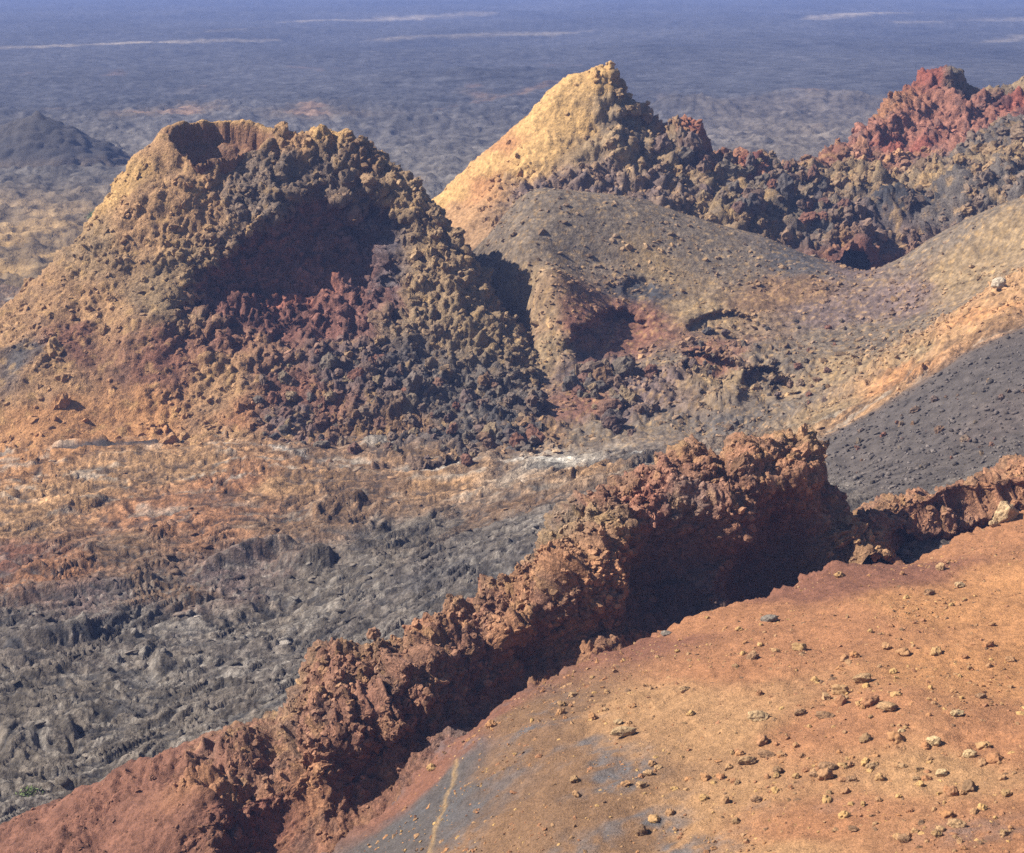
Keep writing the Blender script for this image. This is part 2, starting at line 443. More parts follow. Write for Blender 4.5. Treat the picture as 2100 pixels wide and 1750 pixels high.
# ------------------------------------------------------------------ near ground mesh
def make_ground():
    nc = 760
    az = np.tan(np.radians(np.linspace(-17.2, 17.2, nc)))
    # row spacing even in depression angle
    dep = np.linspace(math.atan(25.0 / 47.5), math.atan(25.0 / 98.0), 320)
    Y = np.concatenate([25.0 / np.tan(dep), np.arange(98.15, 121, .15), np.arange(121, 150, .6)])
    rows = len(Y)
    X = az[:, None] * Y[None]
    YY = np.broadcast_to(Y[None], X.shape).copy()
    Z = ground_z(X, YY)
    p = np.stack([X, YY, Z], -1).reshape(-1, 3)
    x, y = p[:, 0], p[:, 1]
    # ---- where each kind of ground lies
    hump = sstep(0, 1, (p[:, 2] - 3.2) / 2.5) * sstep(97, 103, y) * sstep(-2, 2, x)
    # ash-smooth slopes: centre-right
    cx = P(1700, 600, 108)[0]
    ashy = np.clip(sstep(10, 18, x) * sstep(98, 104, y) + 0, 0, 1)
    dark = sstep(66, 69, y) * (1 - sstep(0, 2.5, y + .5 * fbm(p * .7, 4, 12) - np.interp(x, [P(1600,930,84)[0], P(1720,880,86.5)[0], P(1900,800,83)[0]+1, P(2100,675,86)[0], 40], [82, 84.5, 84.5, 85.5, 85]))) * sstep(P(1640, 960, 76)[0], P(1760, 960, 76)[0], x)
    basin = sstep(-4, 2, x) * sstep(88, 92, y) * (1 - dark) * (1 - hump)
    field = 1 - np.clip(hump + basin + dark, 0, 1)
    # ---- ropy field relief
    d = np.array([.93, .37]); nrm = np.array([-.37, .93])
    q = p.copy(); w = fbm(p * .12, 3, 90) * 3.0; w2 = fbm(p * .12 + 33, 3, 95) * 3.0
    u = (x * d[0] + y * d[1]) + w; v = (x * nrm[0] + y * nrm[1]) + w2
    qq = np.stack([u * .16, v * .42, 0 * u], -1)
    big = billow(qq, 4, 11)
    u2 = u + .9 * fbm(p * .45, 3, 13); v2 = v + .9 * fbm(p * .45 + 50, 3, 17)
    ropes = billow(np.stack([u2 * .24, v2 * 1.25, 0 * u + 3], -1), 3, 21)
    fine = billow(np.stack([u2 * .7, v2 * 3.6, 0 * u + 9], -1), 3, 25)
    f1, f2, idn = worley(np.stack([u2 * .30, v2 * .62, 0 * u + .5], -1), 31)
    slab = np.clip((f2 - f1) * 4, 0, 1)
    tilt = (idn - .5)
    roll = fbm(p * .05, 3, 41)
    g = sstep(86, 70, y)
    f1b, f2b, idb = worley(np.stack([u2 * 1.0, v2 * 1.9, 0 * u + .5], -1), 33)
    crb = np.clip((f2b - f1b) * 3.5, 0, 1)
    brk = sstep(-.15, .35, fbm(p * .16 + 5, 3, 61))        # broken crust here, smooth ropes there
    rp = np.abs(np.sin(v2 * 4.2 + 2.2 * fbm(p * np.array([.5, .5, .5]) + 3, 3, 63))) ** .6
    dz = roll * .7 + field * (big * .40 + ropes * .24 + fine * (.06 + .14 * g) + brk * (slab * .14 + .18 * tilt * slab + crb * .08 + (idb - .5) * .09 * crb) + (1 - .6 * brk) * rp * .09 - .1)
    l1, id1 = lumps(p * np.array([1, .8, 1]), 1.1, 101)
    l2, id2 = lumps(p, .42, 111)
    bl = billow(p * .55, 5, 105)
    dz += basin * (bl * .75 * sstep(-.2, .3, fbm(p * .2, 2, 120) + .1) + l2 * .18 * (1 - ashy * .8))
    dz += hump * (l2 * .07 + bl * .30 * sstep(8.5, 5, p[:, 2])) + dark * l2 * .07
    # long folds and bluffs of the flow
    for (a, b, wdt, amp) in [((400, 1165, 75.5), (610, 1100, 79), .9, 1.5), ((560, 1150, 76), (690, 1155, 76), .8, 1.1), ((0, 1330, 67), (200, 1300, 68.5), .9, 1.2),
                             ((640, 1060, 82.5), (760, 1020, 85), 1.0, .9), ((0, 1230, 73), (340, 1190, 75), .9, .7), ((100, 920, 95.3), (230, 912, 95.6), .5, .5),
                             ((700, 1150, 76), (900, 1090, 80), 1., .7), ((0, 1560, 58), (170, 1530, 59), 1.1, .9), ((300, 1420, 64.5), (560, 1380, 66), 1.2, .7)]:
        A = P(*a); B = P(*b); ab = (B - A)[:2]
        t = np.clip(((x - A[0]) * ab[0] + (y - A[1]) * ab[1]) / (ab @ ab), 0, 1)
        ds = np.hypot(x - A[0] - t * ab[0], y - A[1] - t * ab[1]) + .35 * np.abs(fbm(p * .5, 2, 130))
        dz += .75 * amp * np.exp(-(ds / wdt) ** 2) * sstep(1.2, -.4, (A[1] + t * ab[1]) - y) * (.7 + .6 * np.clip(fbm(p * .4, 2, 131), -.5, .7)) * sstep(0, .12, t) * sstep(1, .88, t)
    # hollow with the pale dust at the field edge, small caves in the basin wall
    p[:, 2] += dz
    gn = grid_normals(p.reshape(nc, rows, 3)).reshape(-1, 3)
    gn[gn[:, 2] < 0] *= -1
    kn = hump * .05 + basin * .16
    p += gn * (kn * (l1 - .3))[:, None]
    # caves: pushed back into the slope
    for (dx, dy, Y0, rx, rz, dep_) in [(1250, 690, 106.2, 2.5, 1.2, 1.5), (1312, 600, 110.3, 1.0, .6, .4), (1455, 745, 102.5, 1.4, .5, 1.4), (1565, 775, 100.5, 1.3, .5, 1.2), (1620, 792, 100, 1.1, .35, 1.0), (1490, 670, 107, 2.2, .5, .9)]:
        c = P(dx, dy, Y0)
        rr = np.sqrt(((x - c[0]) / rx) ** 2 + ((p[:, 2] - c[2] + .9 * 0) / rz) ** 2) + .22 * fbm(p * 1.1, 2, 140)
        near = (np.abs(y - Y0) < 7)
        m = sstep(1.08, .72, rr) * near
        p[:, 1] += m * dep_; p[:, 2] -= m * dep_ * .16
    # ---- colours
    samples = [
     (0, 950, 93, 'orange'), (200, 860, 98, 'orange'), (150, 1000, 88, 'tan'), (350, 960, 91, 'tan'), (300, 1040, 84, 'rust'), (0, 1060, 83, 'tan'), (100, 1180, 76, 'rust'), (0, 1150, 77, 'redbrown'), (450, 1080, 82, 'rust'), (480, 1000, 88, 'rust'),
     (600, 1000, 88, 'tan'), (600, 1080, 82, 'brown'), (250, 1120, 79, 'brown'), (750, 1000, 87, 'brown'), (900, 980, 88, 'tan'), (1000, 1050, 80, 'brown'), (850, 1080, 79, 'lava'), (700, 1180, 74, 'lava'), (1050, 1100, 75, 'grey'), (450, 1180, 75, 'purple'), (200, 1220, 73, 'purple'), (300, 1190, 74, 'brown'),
     (0, 1300, 69, 'grey'), (300, 1300, 69, 'grey'), (600, 1300, 69, 'lava'), (800, 1250, 67, 'grey'), (0, 1450, 62, 'lava'), (300, 1450, 62, 'lava'), (550, 1400, 64, 'grey'), (100, 1600, 56, 'lava'), (0, 1650, 54, 'grey'), (900, 1200, 69, 'ash'),
     (1200, 970, 86, 'tan'), (1150, 950, 88, 'pale'), (1280, 955, 87, 'grey'), (1100, 880, 94, 'brown'), (1000, 860, 96, 'ash'), (850, 800, 99, 'ash'), (1200, 880, 94, 'green'), (1350, 870, 95, 'green'), (1500, 880, 94, 'grey'), (1600, 850, 95, 'green'), (1280, 830, 97, 'purple'), (1300, 780, 100, 'purple'), (1220, 800, 98, 'redbrown'),
     (1240, 690, 108, 'redbrown'), (1200, 680, 106, 'redbrown'), (1300, 680, 107, 'redbrown'), (1240, 745, 103, 'purple'), (1400, 720, 103, 'green'), (1450, 745, 103, 'redbrown'), (1500, 780, 100, 'olive'), (1600, 760, 101, 'green'), (1700, 780, 99, 'olive'),
     (1100, 620, 109, 'olive'), (1120, 700, 104, 'olive'), (1150, 520, 114, 'green'), (1250, 480, 116, 'green'), (1400, 480, 116, 'green'), (1300, 420, 119, 'green'), (1150, 420, 119, 'green'), (1500, 520, 114, 'green'), (1450, 620, 109, 'olive'), (1350, 560, 113, 'olive'), (1330, 600, 111, 'dgrey'), (1600, 600, 111, 'brown'), (1650, 540, 115, 'ash'),
     (1700, 620, 108, 'purple'), (1780, 560, 115, 'purple'), (1850, 600, 108, 'purple'), (1900, 510, 113, 'green'), (2000, 460, 112, 'green'), (2080, 480, 109, 'olive'), (1950, 560, 108, 'olive'), (1700, 680, 104, 'green'), (1850, 660, 104, 'green'),
     (2060, 600, 95, 'tan'), (2000, 655, 93.5, 'orange'), (1950, 700, 92.5, 'tan'), (1850, 780, 90, 'orange'), (1760, 850, 88, 'tan'), (1900, 720, 93, 'olive'), (1700, 860, 90, 'olive'),
     (2100, 720, 82, 'ash'), (1980, 780, 81, 'ash'), (1850, 850, 81, 'ash'), (1760, 900, 81, 'grey'), (1900, 900, 75, 'ash'), (2050, 860, 74, 'purple'), (1750, 960, 76, 'grey'), (2100, 930, 70, 'grey'), (1900, 960, 70, 'grey')]
    col = colour_field(p, samples, 3.2, warp=1.0)
    dst = np.interp
    col = np.where((dark > .5)[:, None], mixc(col, (.074, .062, .056), .85 * dark), col)
    n1 = fbm(p * .9, 4, 150); n2 = fbm(p * 2.6, 3, 160)
    stk = fbm(np.stack([u2 * .45, v2 * 3.0, 0 * u + 7], -1), 4, 174)
    col *= (1 + .9 * field * np.clip(stk, -.6, .6))[:, None]
    col = mixc(col, C['black'], field * sstep(-.02, -.3, ropes + .3 * fine) * .7)  # creases between ropes blackened, their shade put into the colour
    col = mixc(col, C['black'], field * (1 - .6 * brk) * sstep(.45, .1, rp) * .45)  # same crease shade painted as dark lines between the rope bands
    lp = field * sstep(.02, .5, billow(np.stack([u * .8, v * 2.2, 0 * u + 2], -1), 4, 172) + .5 * fbm(p * .2, 2, 173)) * g
    col = mixc(col, (.25, .22, .19), lp * .75)  # pale highlights painted into the lava colour
    # patches of pale dusty crust in the orange field
    pale = sstep(.28, .62, fbm(np.stack([u * .35, v * 1.1, 0 * u], -1), 4, 170) + .12) * field * sstep(78, 88, y)
    col = mixc(col, C['pale'], pale * .55)
    dusty = sstep(-.1, .5, n1) * field * g
    col = mixc(col, C['lava'], dusty * .5); col = mixc(col, C['black'], field * g * sstep(0, -.35, ropes + .4 * fine) * .5)  # painted crease shade deepened on the nearer ropes
    # crest strip of white crust
    sx, sy = PL([(300, 915, 95), (500, 905, 95.5), (700, 945, 91), (900, 965, 89.5), (1060, 955, 90), (1200, 965, 88.5), (1330, 950, 88)])[:, :2].T
    ds = np.abs(y - np.interp(x, sx, sy)) + .9 * np.abs(fbm(p * .5, 3, 180))
    cr = np.exp(-(ds / .55) ** 2) * (x < sx[-1]) * (x > sx[0]) * sstep(-.2, .3, fbm(p * np.array([.3, .8, .3]), 2, 185) + .05)
    col = mixc(col, (.50, .47, .42), np.clip(cr, 0, 1) * .75)
    # grey-black cinder pool upper left of the field
    A = P(110, 925, 94.6); B = P(350, 908, 95.6)
    t = np.clip((x - A[0]) / (B[0] - A[0]), 0, 1); ds = np.abs(y - (A[1] + t * (B[1] - A[1]))) / .55 + 3 * (np.abs(x - (A[0] + t * (B[0] - A[0]))) > 0.01)
    col = mixc(col, C['dgrey'], sstep(1.2, .6, ds + .4 * n1) * .9)
    mott = sstep(.1, .5, fbm(p * 3.2, 3, 190)) * (hump + basin) * (1 - dark)
    col = mixc(col, C['yellow'], np.clip(mott, 0, 1) * .42)
    mott2 = sstep(.15, .5, fbm(p * 2.1 + 70, 3, 195)) * (hump + basin) * (1 - dark)
    col = mixc(col, C['dgrey'], np.clip(mott2, 0, 1) * (.18 + .25 * basin))
    # crack shade painted in: crevices between slabs and plates darkened
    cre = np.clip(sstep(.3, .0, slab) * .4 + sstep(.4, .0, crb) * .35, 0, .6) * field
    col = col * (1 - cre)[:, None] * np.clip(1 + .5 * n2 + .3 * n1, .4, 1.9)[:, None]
    q = quads_of(nc, rows, False)
    # leave out what lies well below the hornito and the back range
    ctr = p[q[:, 0]]
    def zat(F, m):
        z = np.full(len(ctr), -99.0); z[m] = F(ctr[m, 0], ctr[m, 1]); return z
    m = (ctr[:, 1] > 96) & (ctr[:, 0] < 2)
    hid = zat(HORN, m) > ctr[:, 2] + 1.6
    m = (ctr[:, 1] > 121) & (ctr[:, 0] > -6)
    hid |= zat(BACK, m) > ctr[:, 2] + 1.6
    q = q[~hid]; ctr = ctr[~hid]
    hill = (hump[q[:, 0]] > .5) | ((ctr[:, 1] > 101) & (ctr[:, 0] > 1))
    dk = (dark[q[:, 0]] > .5) & ~hill
    bs = (basin[q[:, 0]] > .5) & ~hill & ~dk
    o = build('lava_field', p, q[~(hill | dk | bs)], M_lava, col, 'structure')
    o['label'] = 'ropy brown and grey lava field between the hornito and the red ridge'
    nz = grid_normals(p.reshape(nc, rows, 3)).reshape(-1, 3); nz[nz[:, 2] < 0] *= -1
    px_area = (y / 60) ** 2
    w = field * (np.abs(x / y) < .285) * (y < 97) * (.25 + .75 * g) * px_area * (.2 + sstep(-.2, .4, fbm(p * .3, 3, 197))); w /= w.sum()
    ii = rng.choice(len(p), 1100, replace=False, p=w)
    rr_ = np.clip(rng.lognormal(math.log(.11), .5, len(ii)), .05, .4)
    jo = joined('lava_slabs', p[ii] - nz[ii] * (rr_ * .05)[:, None], rr_, slabs, M_gravel, col[ii] * rng.uniform(.7, 1.25, (len(ii), 1)), 'broken crust slabs lying all over the ropy lava field', tilt=.35)
    w = (hump * (.25 + .75 * sstep(9.5, 6.5, p[:, 2])) + basin * 1.5) * (1 - dark) * (np.abs(x / y) < .285) * (y < 120) * sstep(-.3, .4, fbm(p * .25, 3, 198)); w /= w.sum()
    ii = rng.choice(len(p), 3600, replace=False, p=w)
    rr_ = np.clip(rng.lognormal(math.log(.085), .5, len(ii)), .04, .3)
    joined('scree', p[ii] + nz[ii] * (rr_ * .1)[:, None], rr_, tiny, M_gravel, mixc(col[ii], C['tan'], .35) * rng.uniform(.7, 1.5, (len(ii), 1)), 'small scree stones strewn over the ash hill and crater floor', flat=True)
    w = dark * (np.abs(x / y) < .285) * 1.0; w /= w.sum()
    ii = rng.choice(len(p), 1300, replace=False, p=w)
    rr_ = np.clip(rng.lognormal(math.log(.055), .5, len(ii)), .03, .16)
    joined('cinders', p[ii] + nz[ii] * (rr_ * .3)[:, None], rr_, tiny, M_gravel, col[ii] * rng.uniform(.7, 1.9, (len(ii), 1)), 'fine cinders on the smooth dark grey ash slope')
    o = build('ash_hill', p, q[hill], M_hill, col, 'structure'); o['label'] = 'grey brown ash hill with a small red cave at its foot'
    o = build('dark_ash_slope', p, q[dk], M_soil, col, 'structure'); o['label'] = 'smooth dark grey ash slope at the right edge'
    o = build('crater_floor', p, q[bs], M_hill, col, 'structure'); o['label'] = 'greenish brown rubbly crater floor below the ash hill'
    return p.reshape(nc, rows, 3), az, Y

GP, GAZ, GY = make_ground()

def gz(x, y):
    """height of the finished near ground"""
    a = (x / y - GAZ[0]) / (GAZ[-1] - GAZ[0]) * (len(GAZ) - 1)
    i = int(np.clip(round(np.interp(x / y, GAZ, np.arange(len(GAZ)))), 0, len(GAZ) - 1))
    j = int(np.clip(round(np.interp(y, GY, np.arange(len(GY)))), 0, len(GY) - 1))
    return float(GP[i, j, 2])

# ------------------------------------------------------------------ far plain
def make_far():
    nc, rows = 620, 270
    az = np.tan(np.radians(np.linspace(-20, 20, nc)))
    dep = np.linspace(math.atan(25 / 143.0), math.atan(25 / 1500.0), rows)
    Y = 25.0 / np.tan(dep)
    Y = np.concatenate([Y, [1900, 2400, 2950]])
    rows = len(Y)
    X = az[:, None] * Y[None]; YY = np.broadcast_to(Y[None], X.shape)
    p = np.stack([X, YY, 0 * X], -1).reshape(-1, 3)
    x, y = p[:, 0], p[:, 1]
    s = np.clip(y / 150, 1, 6)[:, None]
    near = sstep(420, 330, y + 25 * fbm(p * .02, 2, 5))
    # the dark ash plain starts beyond 366 m on the right; the left stays clinkery
    z = fbm(p * .012, 4, 200) * 1.6
    cl = ridged(p * np.array([.11, .16, .1]), 4, 210) * .9 + fbm(p * .35, 3, 220) * .55
    amp = near * 1.0 + (1 - near) * .55
    amp = amp * (1 - .75 * sstep(330, 380, y) * sstep(20, 50, x) * sstep(700, 560, y))
    z += (cl - .6) * amp * sstep(140, 160, y) + billow(p * np.array([.5, .8, 1]), 3, 225) * .5 * near * sstep(140, 160, y)
    z += -0.3 * sstep(160, 143, y)
    z += np.minimum(sstep(350, 372, y) * sstep(15, 45, x), 1) * 1.2
    # small mounds on the plain
    for (dx, dy, Y0, r, h) in [(1440, 236, 335, 12, 1.7), (1395, 232, 338, 6, 1.3), (1740, 205, 352, 12, 1.4), (1640, 210, 356, 14, .8), (590, 250, 275, 8, 1.5), (370, 255, 262, 5, 2.0), (1000, 170, 420, 30, 2.0)]:
        c = P(dx, dy, Y0); z += h * np.exp(-(((x - c[0]) / r) ** 2 + ((y - Y0) / (r * 1.2)) ** 2)) * (1 + .5 * fbm(p * .15, 2, 230))
    p[:, 2] = z - 0.15
    n1 = fbm(p * np.array([.02, .008, .02]), 4, 240); n2 = fbm(p * .12, 4, 250); n3 = fbm(p * np.array([.05, .02, .05]), 3, 255)
    col = np.tile(np.array([.046, .045, .050]), (len(p), 1)); col = mixc(col, (.098, .086, .074), sstep(370, 260, y) * .85)
    yel = sstep(235, 165, y) * sstep(-24, -40, x)
    col = mixc(col, C['olive'], yel)
    col = mixc(col, C['yellow'], sstep(215, 150, y) * sstep(-28, -42, x) * sstep(-.1, .4, n2) * .8)
    col = mixc(col, C['olive'], sstep(.15, .6, n3) * near * .3)
    col = mixc(col, C['rust'], sstep(.5, .8, n3 + n2 * .4) * sstep(600, 300, y) * .3)
    rgt = sstep(366, 350, y) * sstep(20, 40, x)
    col = mixc(col, C['green'], rgt * .45)
    # pale ash strips far out
    for (d0, d1, dy, w, name, s_) in [(-50, 300, 92, 7, 'yellow', .9), (300, 515, 84, 7, 'yellow', .75), (655, 840, 38, 16, 'yellow', .8), (820, 1000, 31, 16, 'yellow', .7), (830, 1160, 72, 11, 'tan', .65), (1690, 1870, 34, 17, 'yellow', 1.0), (1640, 1760, 40, 20, 'tan', .8), (1800, 2100, 48, 14, 'tan', .5), (1990, 2110, 85, 9, 'tan', .5), (1030, 1110, 190, 4, 'rust', .7), (480, 600, 60, 9, 'tan', .4)]:
        row = dy * 853 / 1750
        Y0 = 25.0 / math.tan(PITCH + math.atan((row - 426.5) / FPX))
        xa, xb = (d0 * .4876 - 512) / FPX * Y0, (d1 * .4876 - 512) / FPX * Y0
        slope = .03 * Y0 / max(xb - xa, 1)
        ds = np.abs(y - Y0 - (x - (xa + xb) / 2) * slope * 2) / w * .55 + np.maximum(0, np.maximum(xa - x, x - xb)) / 14 + .8 * np.abs(n3) + .5 * n2
        col = mixc(col, (.26, .215, .165) if name != 'rust' else C['brown'], sstep(1.15, .35, ds) * s_ * .8)
    col *= np.clip(1 + .5 * n2 + .5 * n1, .35, 2)[:, None]
    c = build('far_plain', p, quads_of(nc, rows), M_far, col, 'structure')
    c['label'] = 'hazy blue grey lava plain with pale ash strips running to the horizon'
make_far()

# ------------------------------------------------------------------ heightfield landform helper
def landform(F, x0, x1, y0, y1, nx, ny, mod):
    X, Yg = np.meshgrid(np.linspace(x0, x1, nx), np.linspace(y0, y1, ny), indexing='ij')
    p = np.stack([X, Yg, F(X, Yg)], -1)
    return mod(p, nx, ny)

def push(p, nx, ny, amt):
    n = grid_normals(p.reshape(nx, ny, 3)).reshape(-1, 3)
    return p + n * np.asarray(amt)[:, None]

# ------------------------------------------------------------------ the hornito
def hornito(p, nx, ny):
    p = p.reshape(-1, 3)
    base = p.copy()
    x, y, z = base.T
    # crater at the top: sharp lipped bowl
    c = P(456, 300, 113.2)
    ang = np.arctan2((y - c[1]), (x - c[0]))
    rr = np.sqrt(((x - c[0]) / 3.05) ** 2 + ((y - c[1]) / 1.9) ** 2) + .12 * fbm(p * .9, 3, 341) + .10 * fbm(np.stack([np.cos(ang) * 2, np.sin(ang) * 2, 0 * x], -1), 2, 340)
    p[:, 2] -= sstep(1.0, .86, rr) * 1.3 + sstep(.85, .1, rr) * 1.1
    p[:, 2] += .22 * np.exp(-((rr - 1.12) / .12) ** 2)
    # the great hollow in the front
    mouth = np.array([(575, 405), (640, 385), (720, 372), (800, 392), (850, 450), (862, 540), (858, 620), (830, 680), (740, 722), (600, 745), (510, 735), (430, 715), (335, 690), (322, 640), (370, 590), (410, 535), (470, 500), (520, 450)])
    # project mouth outline on the face in x / z
    hz = P(mouth[:, 0], mouth[:, 1], np.interp(mouth[:, 1], [370, 500, 600, 745], [110.6, 107.8, 105.2, 100.8]))
    sd = inpoly(x, z, hz[:, [0, 2]]) + .9 * fbm(p * .4, 3, 350) + .3 * fbm(p * 1.5, 2, 351)
    front = (y < 111.6)
    dep = sstep(-.3, 1.8, sd) * 1.8 + sstep(.5, 4.0, sd) * 1.9
    dep *= front
    p[:, 1] += dep; p[:, 2] -= dep * .165; p[:, 0] -= dep * .12
    # smoother ash on the left crown, knobbly clinker elsewhere
    rough = np.clip(.45 + .8 * sstep(-20.5, -14, x + .25 * (13 - z)) + .6 * fbm(p * .22, 2, 300), .5, 1.3)
    rough *= 1 - .6 * sstep(5.5, 2.0, z) * sstep(-8, -14, x)
    pc = p.copy(); p = base
    l0, i0 = lumps(p, 2.4, 301); l1, i1 = lumps(p, 1.0, 311); l2, i2 = lumps(p, .42, 321)
    amt = rough * (l0 * .12 + l1 * .24 + l2 * .2 + billow(p * .62, 5, 326, .64) * .8 - .18) + fbm(p * .25, 3, 330) * .5 + fbm(p * 3, 2, 331) * .05
    crown = sstep(13.2, 14.6, z)
    amt = amt * (1 - .6 * crown * (x < -14))
    p = push(pc, nx, ny, amt)
    # colours
    samples = [(450, 260, 115, 'yellow'), (330, 300, 113, 'tan'), (250, 380, 112, 'yellow'), (300, 450, 109, 'tan'), (200, 520, 109, 'olive'), (100, 600, 107, 'tan'), (200, 640, 104, 'tan'), (50, 700, 104, 'tan'), (400, 400, 110, 'tan'), (100, 780, 100, 'tan'), (100, 860, 98, 'orange'), (300, 850, 98, 'orange'), (450, 800, 99, 'tan'), (380, 560, 106, 'olive'), (330, 600, 105, 'olive'),
      (660, 270, 113, 'yellow'), (600, 300, 112, 'tan'), (560, 350, 111, 'grey'), (500, 400, 110, 'grey'), (700, 340, 111, 'grey'), (640, 330, 111.5, 'dgrey'), (800, 350, 112, 'olive'), (760, 320, 112, 'brown'), (900, 450, 110, 'olive'), (900, 550, 107, 'olive'), (960, 600, 106, 'olive'), (1000, 680, 104, 'olive'), (880, 420, 111, 'olive'), (840, 450, 109, 'olive'),
      (700, 760, 100, 'purple'), (850, 780, 99.5, 'ash'), (950, 800, 98, 'grey'), (600, 800, 99, 'redbrown'), (600, 860, 98, 'purple'), (650, 830, 98, 'redbrown'), (1000, 880, 95, 'ash'), (500, 860, 98, 'rust'), (350, 730, 101, 'redbrown'), (160, 690, 103, 'redbrown'), (60, 740, 102, 'ash'), (800, 880, 96, 'brown'), (450, 900, 96, 'tan'), (200, 910, 95, 'orange')]
    col = colour_field(base, samples, 3.2, warp=.8)
    n1 = fbm(p * .8, 4, 360); n2 = fbm(p * 2.5, 3, 361)
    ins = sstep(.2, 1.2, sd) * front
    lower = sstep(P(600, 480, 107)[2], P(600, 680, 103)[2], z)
    inner = mixc(np.tile((.075, .06, .06), (len(p), 1)).astype(float), (.25, .098, .06), np.clip(.6 + .9 * lower, 0, 1) * sstep(-6, -11, x + 1.5 * n1))  # red raised in the colour so it still shows in the hollow's shade
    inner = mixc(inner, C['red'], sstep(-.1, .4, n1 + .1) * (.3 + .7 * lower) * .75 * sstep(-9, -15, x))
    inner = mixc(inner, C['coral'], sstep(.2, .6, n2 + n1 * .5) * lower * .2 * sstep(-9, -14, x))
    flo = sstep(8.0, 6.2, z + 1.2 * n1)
    inner = mixc(inner, (.120, .058, .045), flo * .9) * np.clip(1 + .7 * n2 + .5 * n1, .35, 1.9)[:, None]  # sunlit floor of the hollow painted dimmer to offset the sun
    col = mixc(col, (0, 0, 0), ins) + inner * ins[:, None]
    crat = sstep(1.06, .94, rr)
    col = mixc(col, C['redbrown'], crat * .95); col = mixc(col, C['brown'], crat * sstep(.0, .4, n2) * .6)
    col = mixc(col, C['dgrey'], sstep(.1, .5, n1) * .25 * (1 - ins)); col = mixc(col, C['tan'], .18 * (1 - ins) * sstep(4, 8, z))
    col = mixc(col, C['yellow'], sstep(.15, .55, fbm(p * 1.3 + 9, 3, 366)) * .4 * (1 - ins) * (1 - crat))
    col *= np.clip(1 + .3 * n2 + .25 * (i1 - .5), .4, 1.7)[:, None]
    nn = grid_normals(p.reshape(nx, ny, 3)).reshape(-1, 3)
    vis = (base[:, 2] > G(base[:, 0], base[:, 1]) - .2) * 1.0 * (y < 117)
    q = quads_of(nx, ny)
    ctr = base[q[:, 0]]
    # keep only what stands out of the ground
    gzv = G(ctr[:, 0], ctr[:, 1])
    keep = ctr[:, 2] > gzv - 1.3
    q = q[keep]
    is_in = (ins[q[:, 0]] > .5); is_cr = rr[q[:, 0]] < .98
    body = build('hornito', p, q[~(is_in | is_cr)], M_clinker, col)
    tag(body, 'large tan hornito with small crater on top and big dark hollow in front', 'lava cone')
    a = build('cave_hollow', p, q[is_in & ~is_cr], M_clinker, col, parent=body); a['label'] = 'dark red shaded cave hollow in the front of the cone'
    b = build('crater', p, q[is_cr], M_clinker, col, parent=body); b['label'] = 'small red brown crater bowl at the top of the cone'
    wl = vis * (.12 + 1.0 * np.clip(rough - .35, 0, 1)) * (1 - ins) * (rr > 1.2) * (1 - .5 * crown) * (.3 + sstep(-.3, .3, fbm(p * .3, 3, 370)))
    add_lumps(body, p, nn, wl, mixc(col, C['tan'], .15), 260, 2400, .27, .13)
    add_lumps(a, p, nn, ins * vis * lower + .05 * ins * vis, col, 12, 260, .22, .12)
    return p.reshape(nx, ny, 3)
HX = (-41, 1.5, 90, 129)
HP = landform(HORN, *HX, 500, 450, hornito)

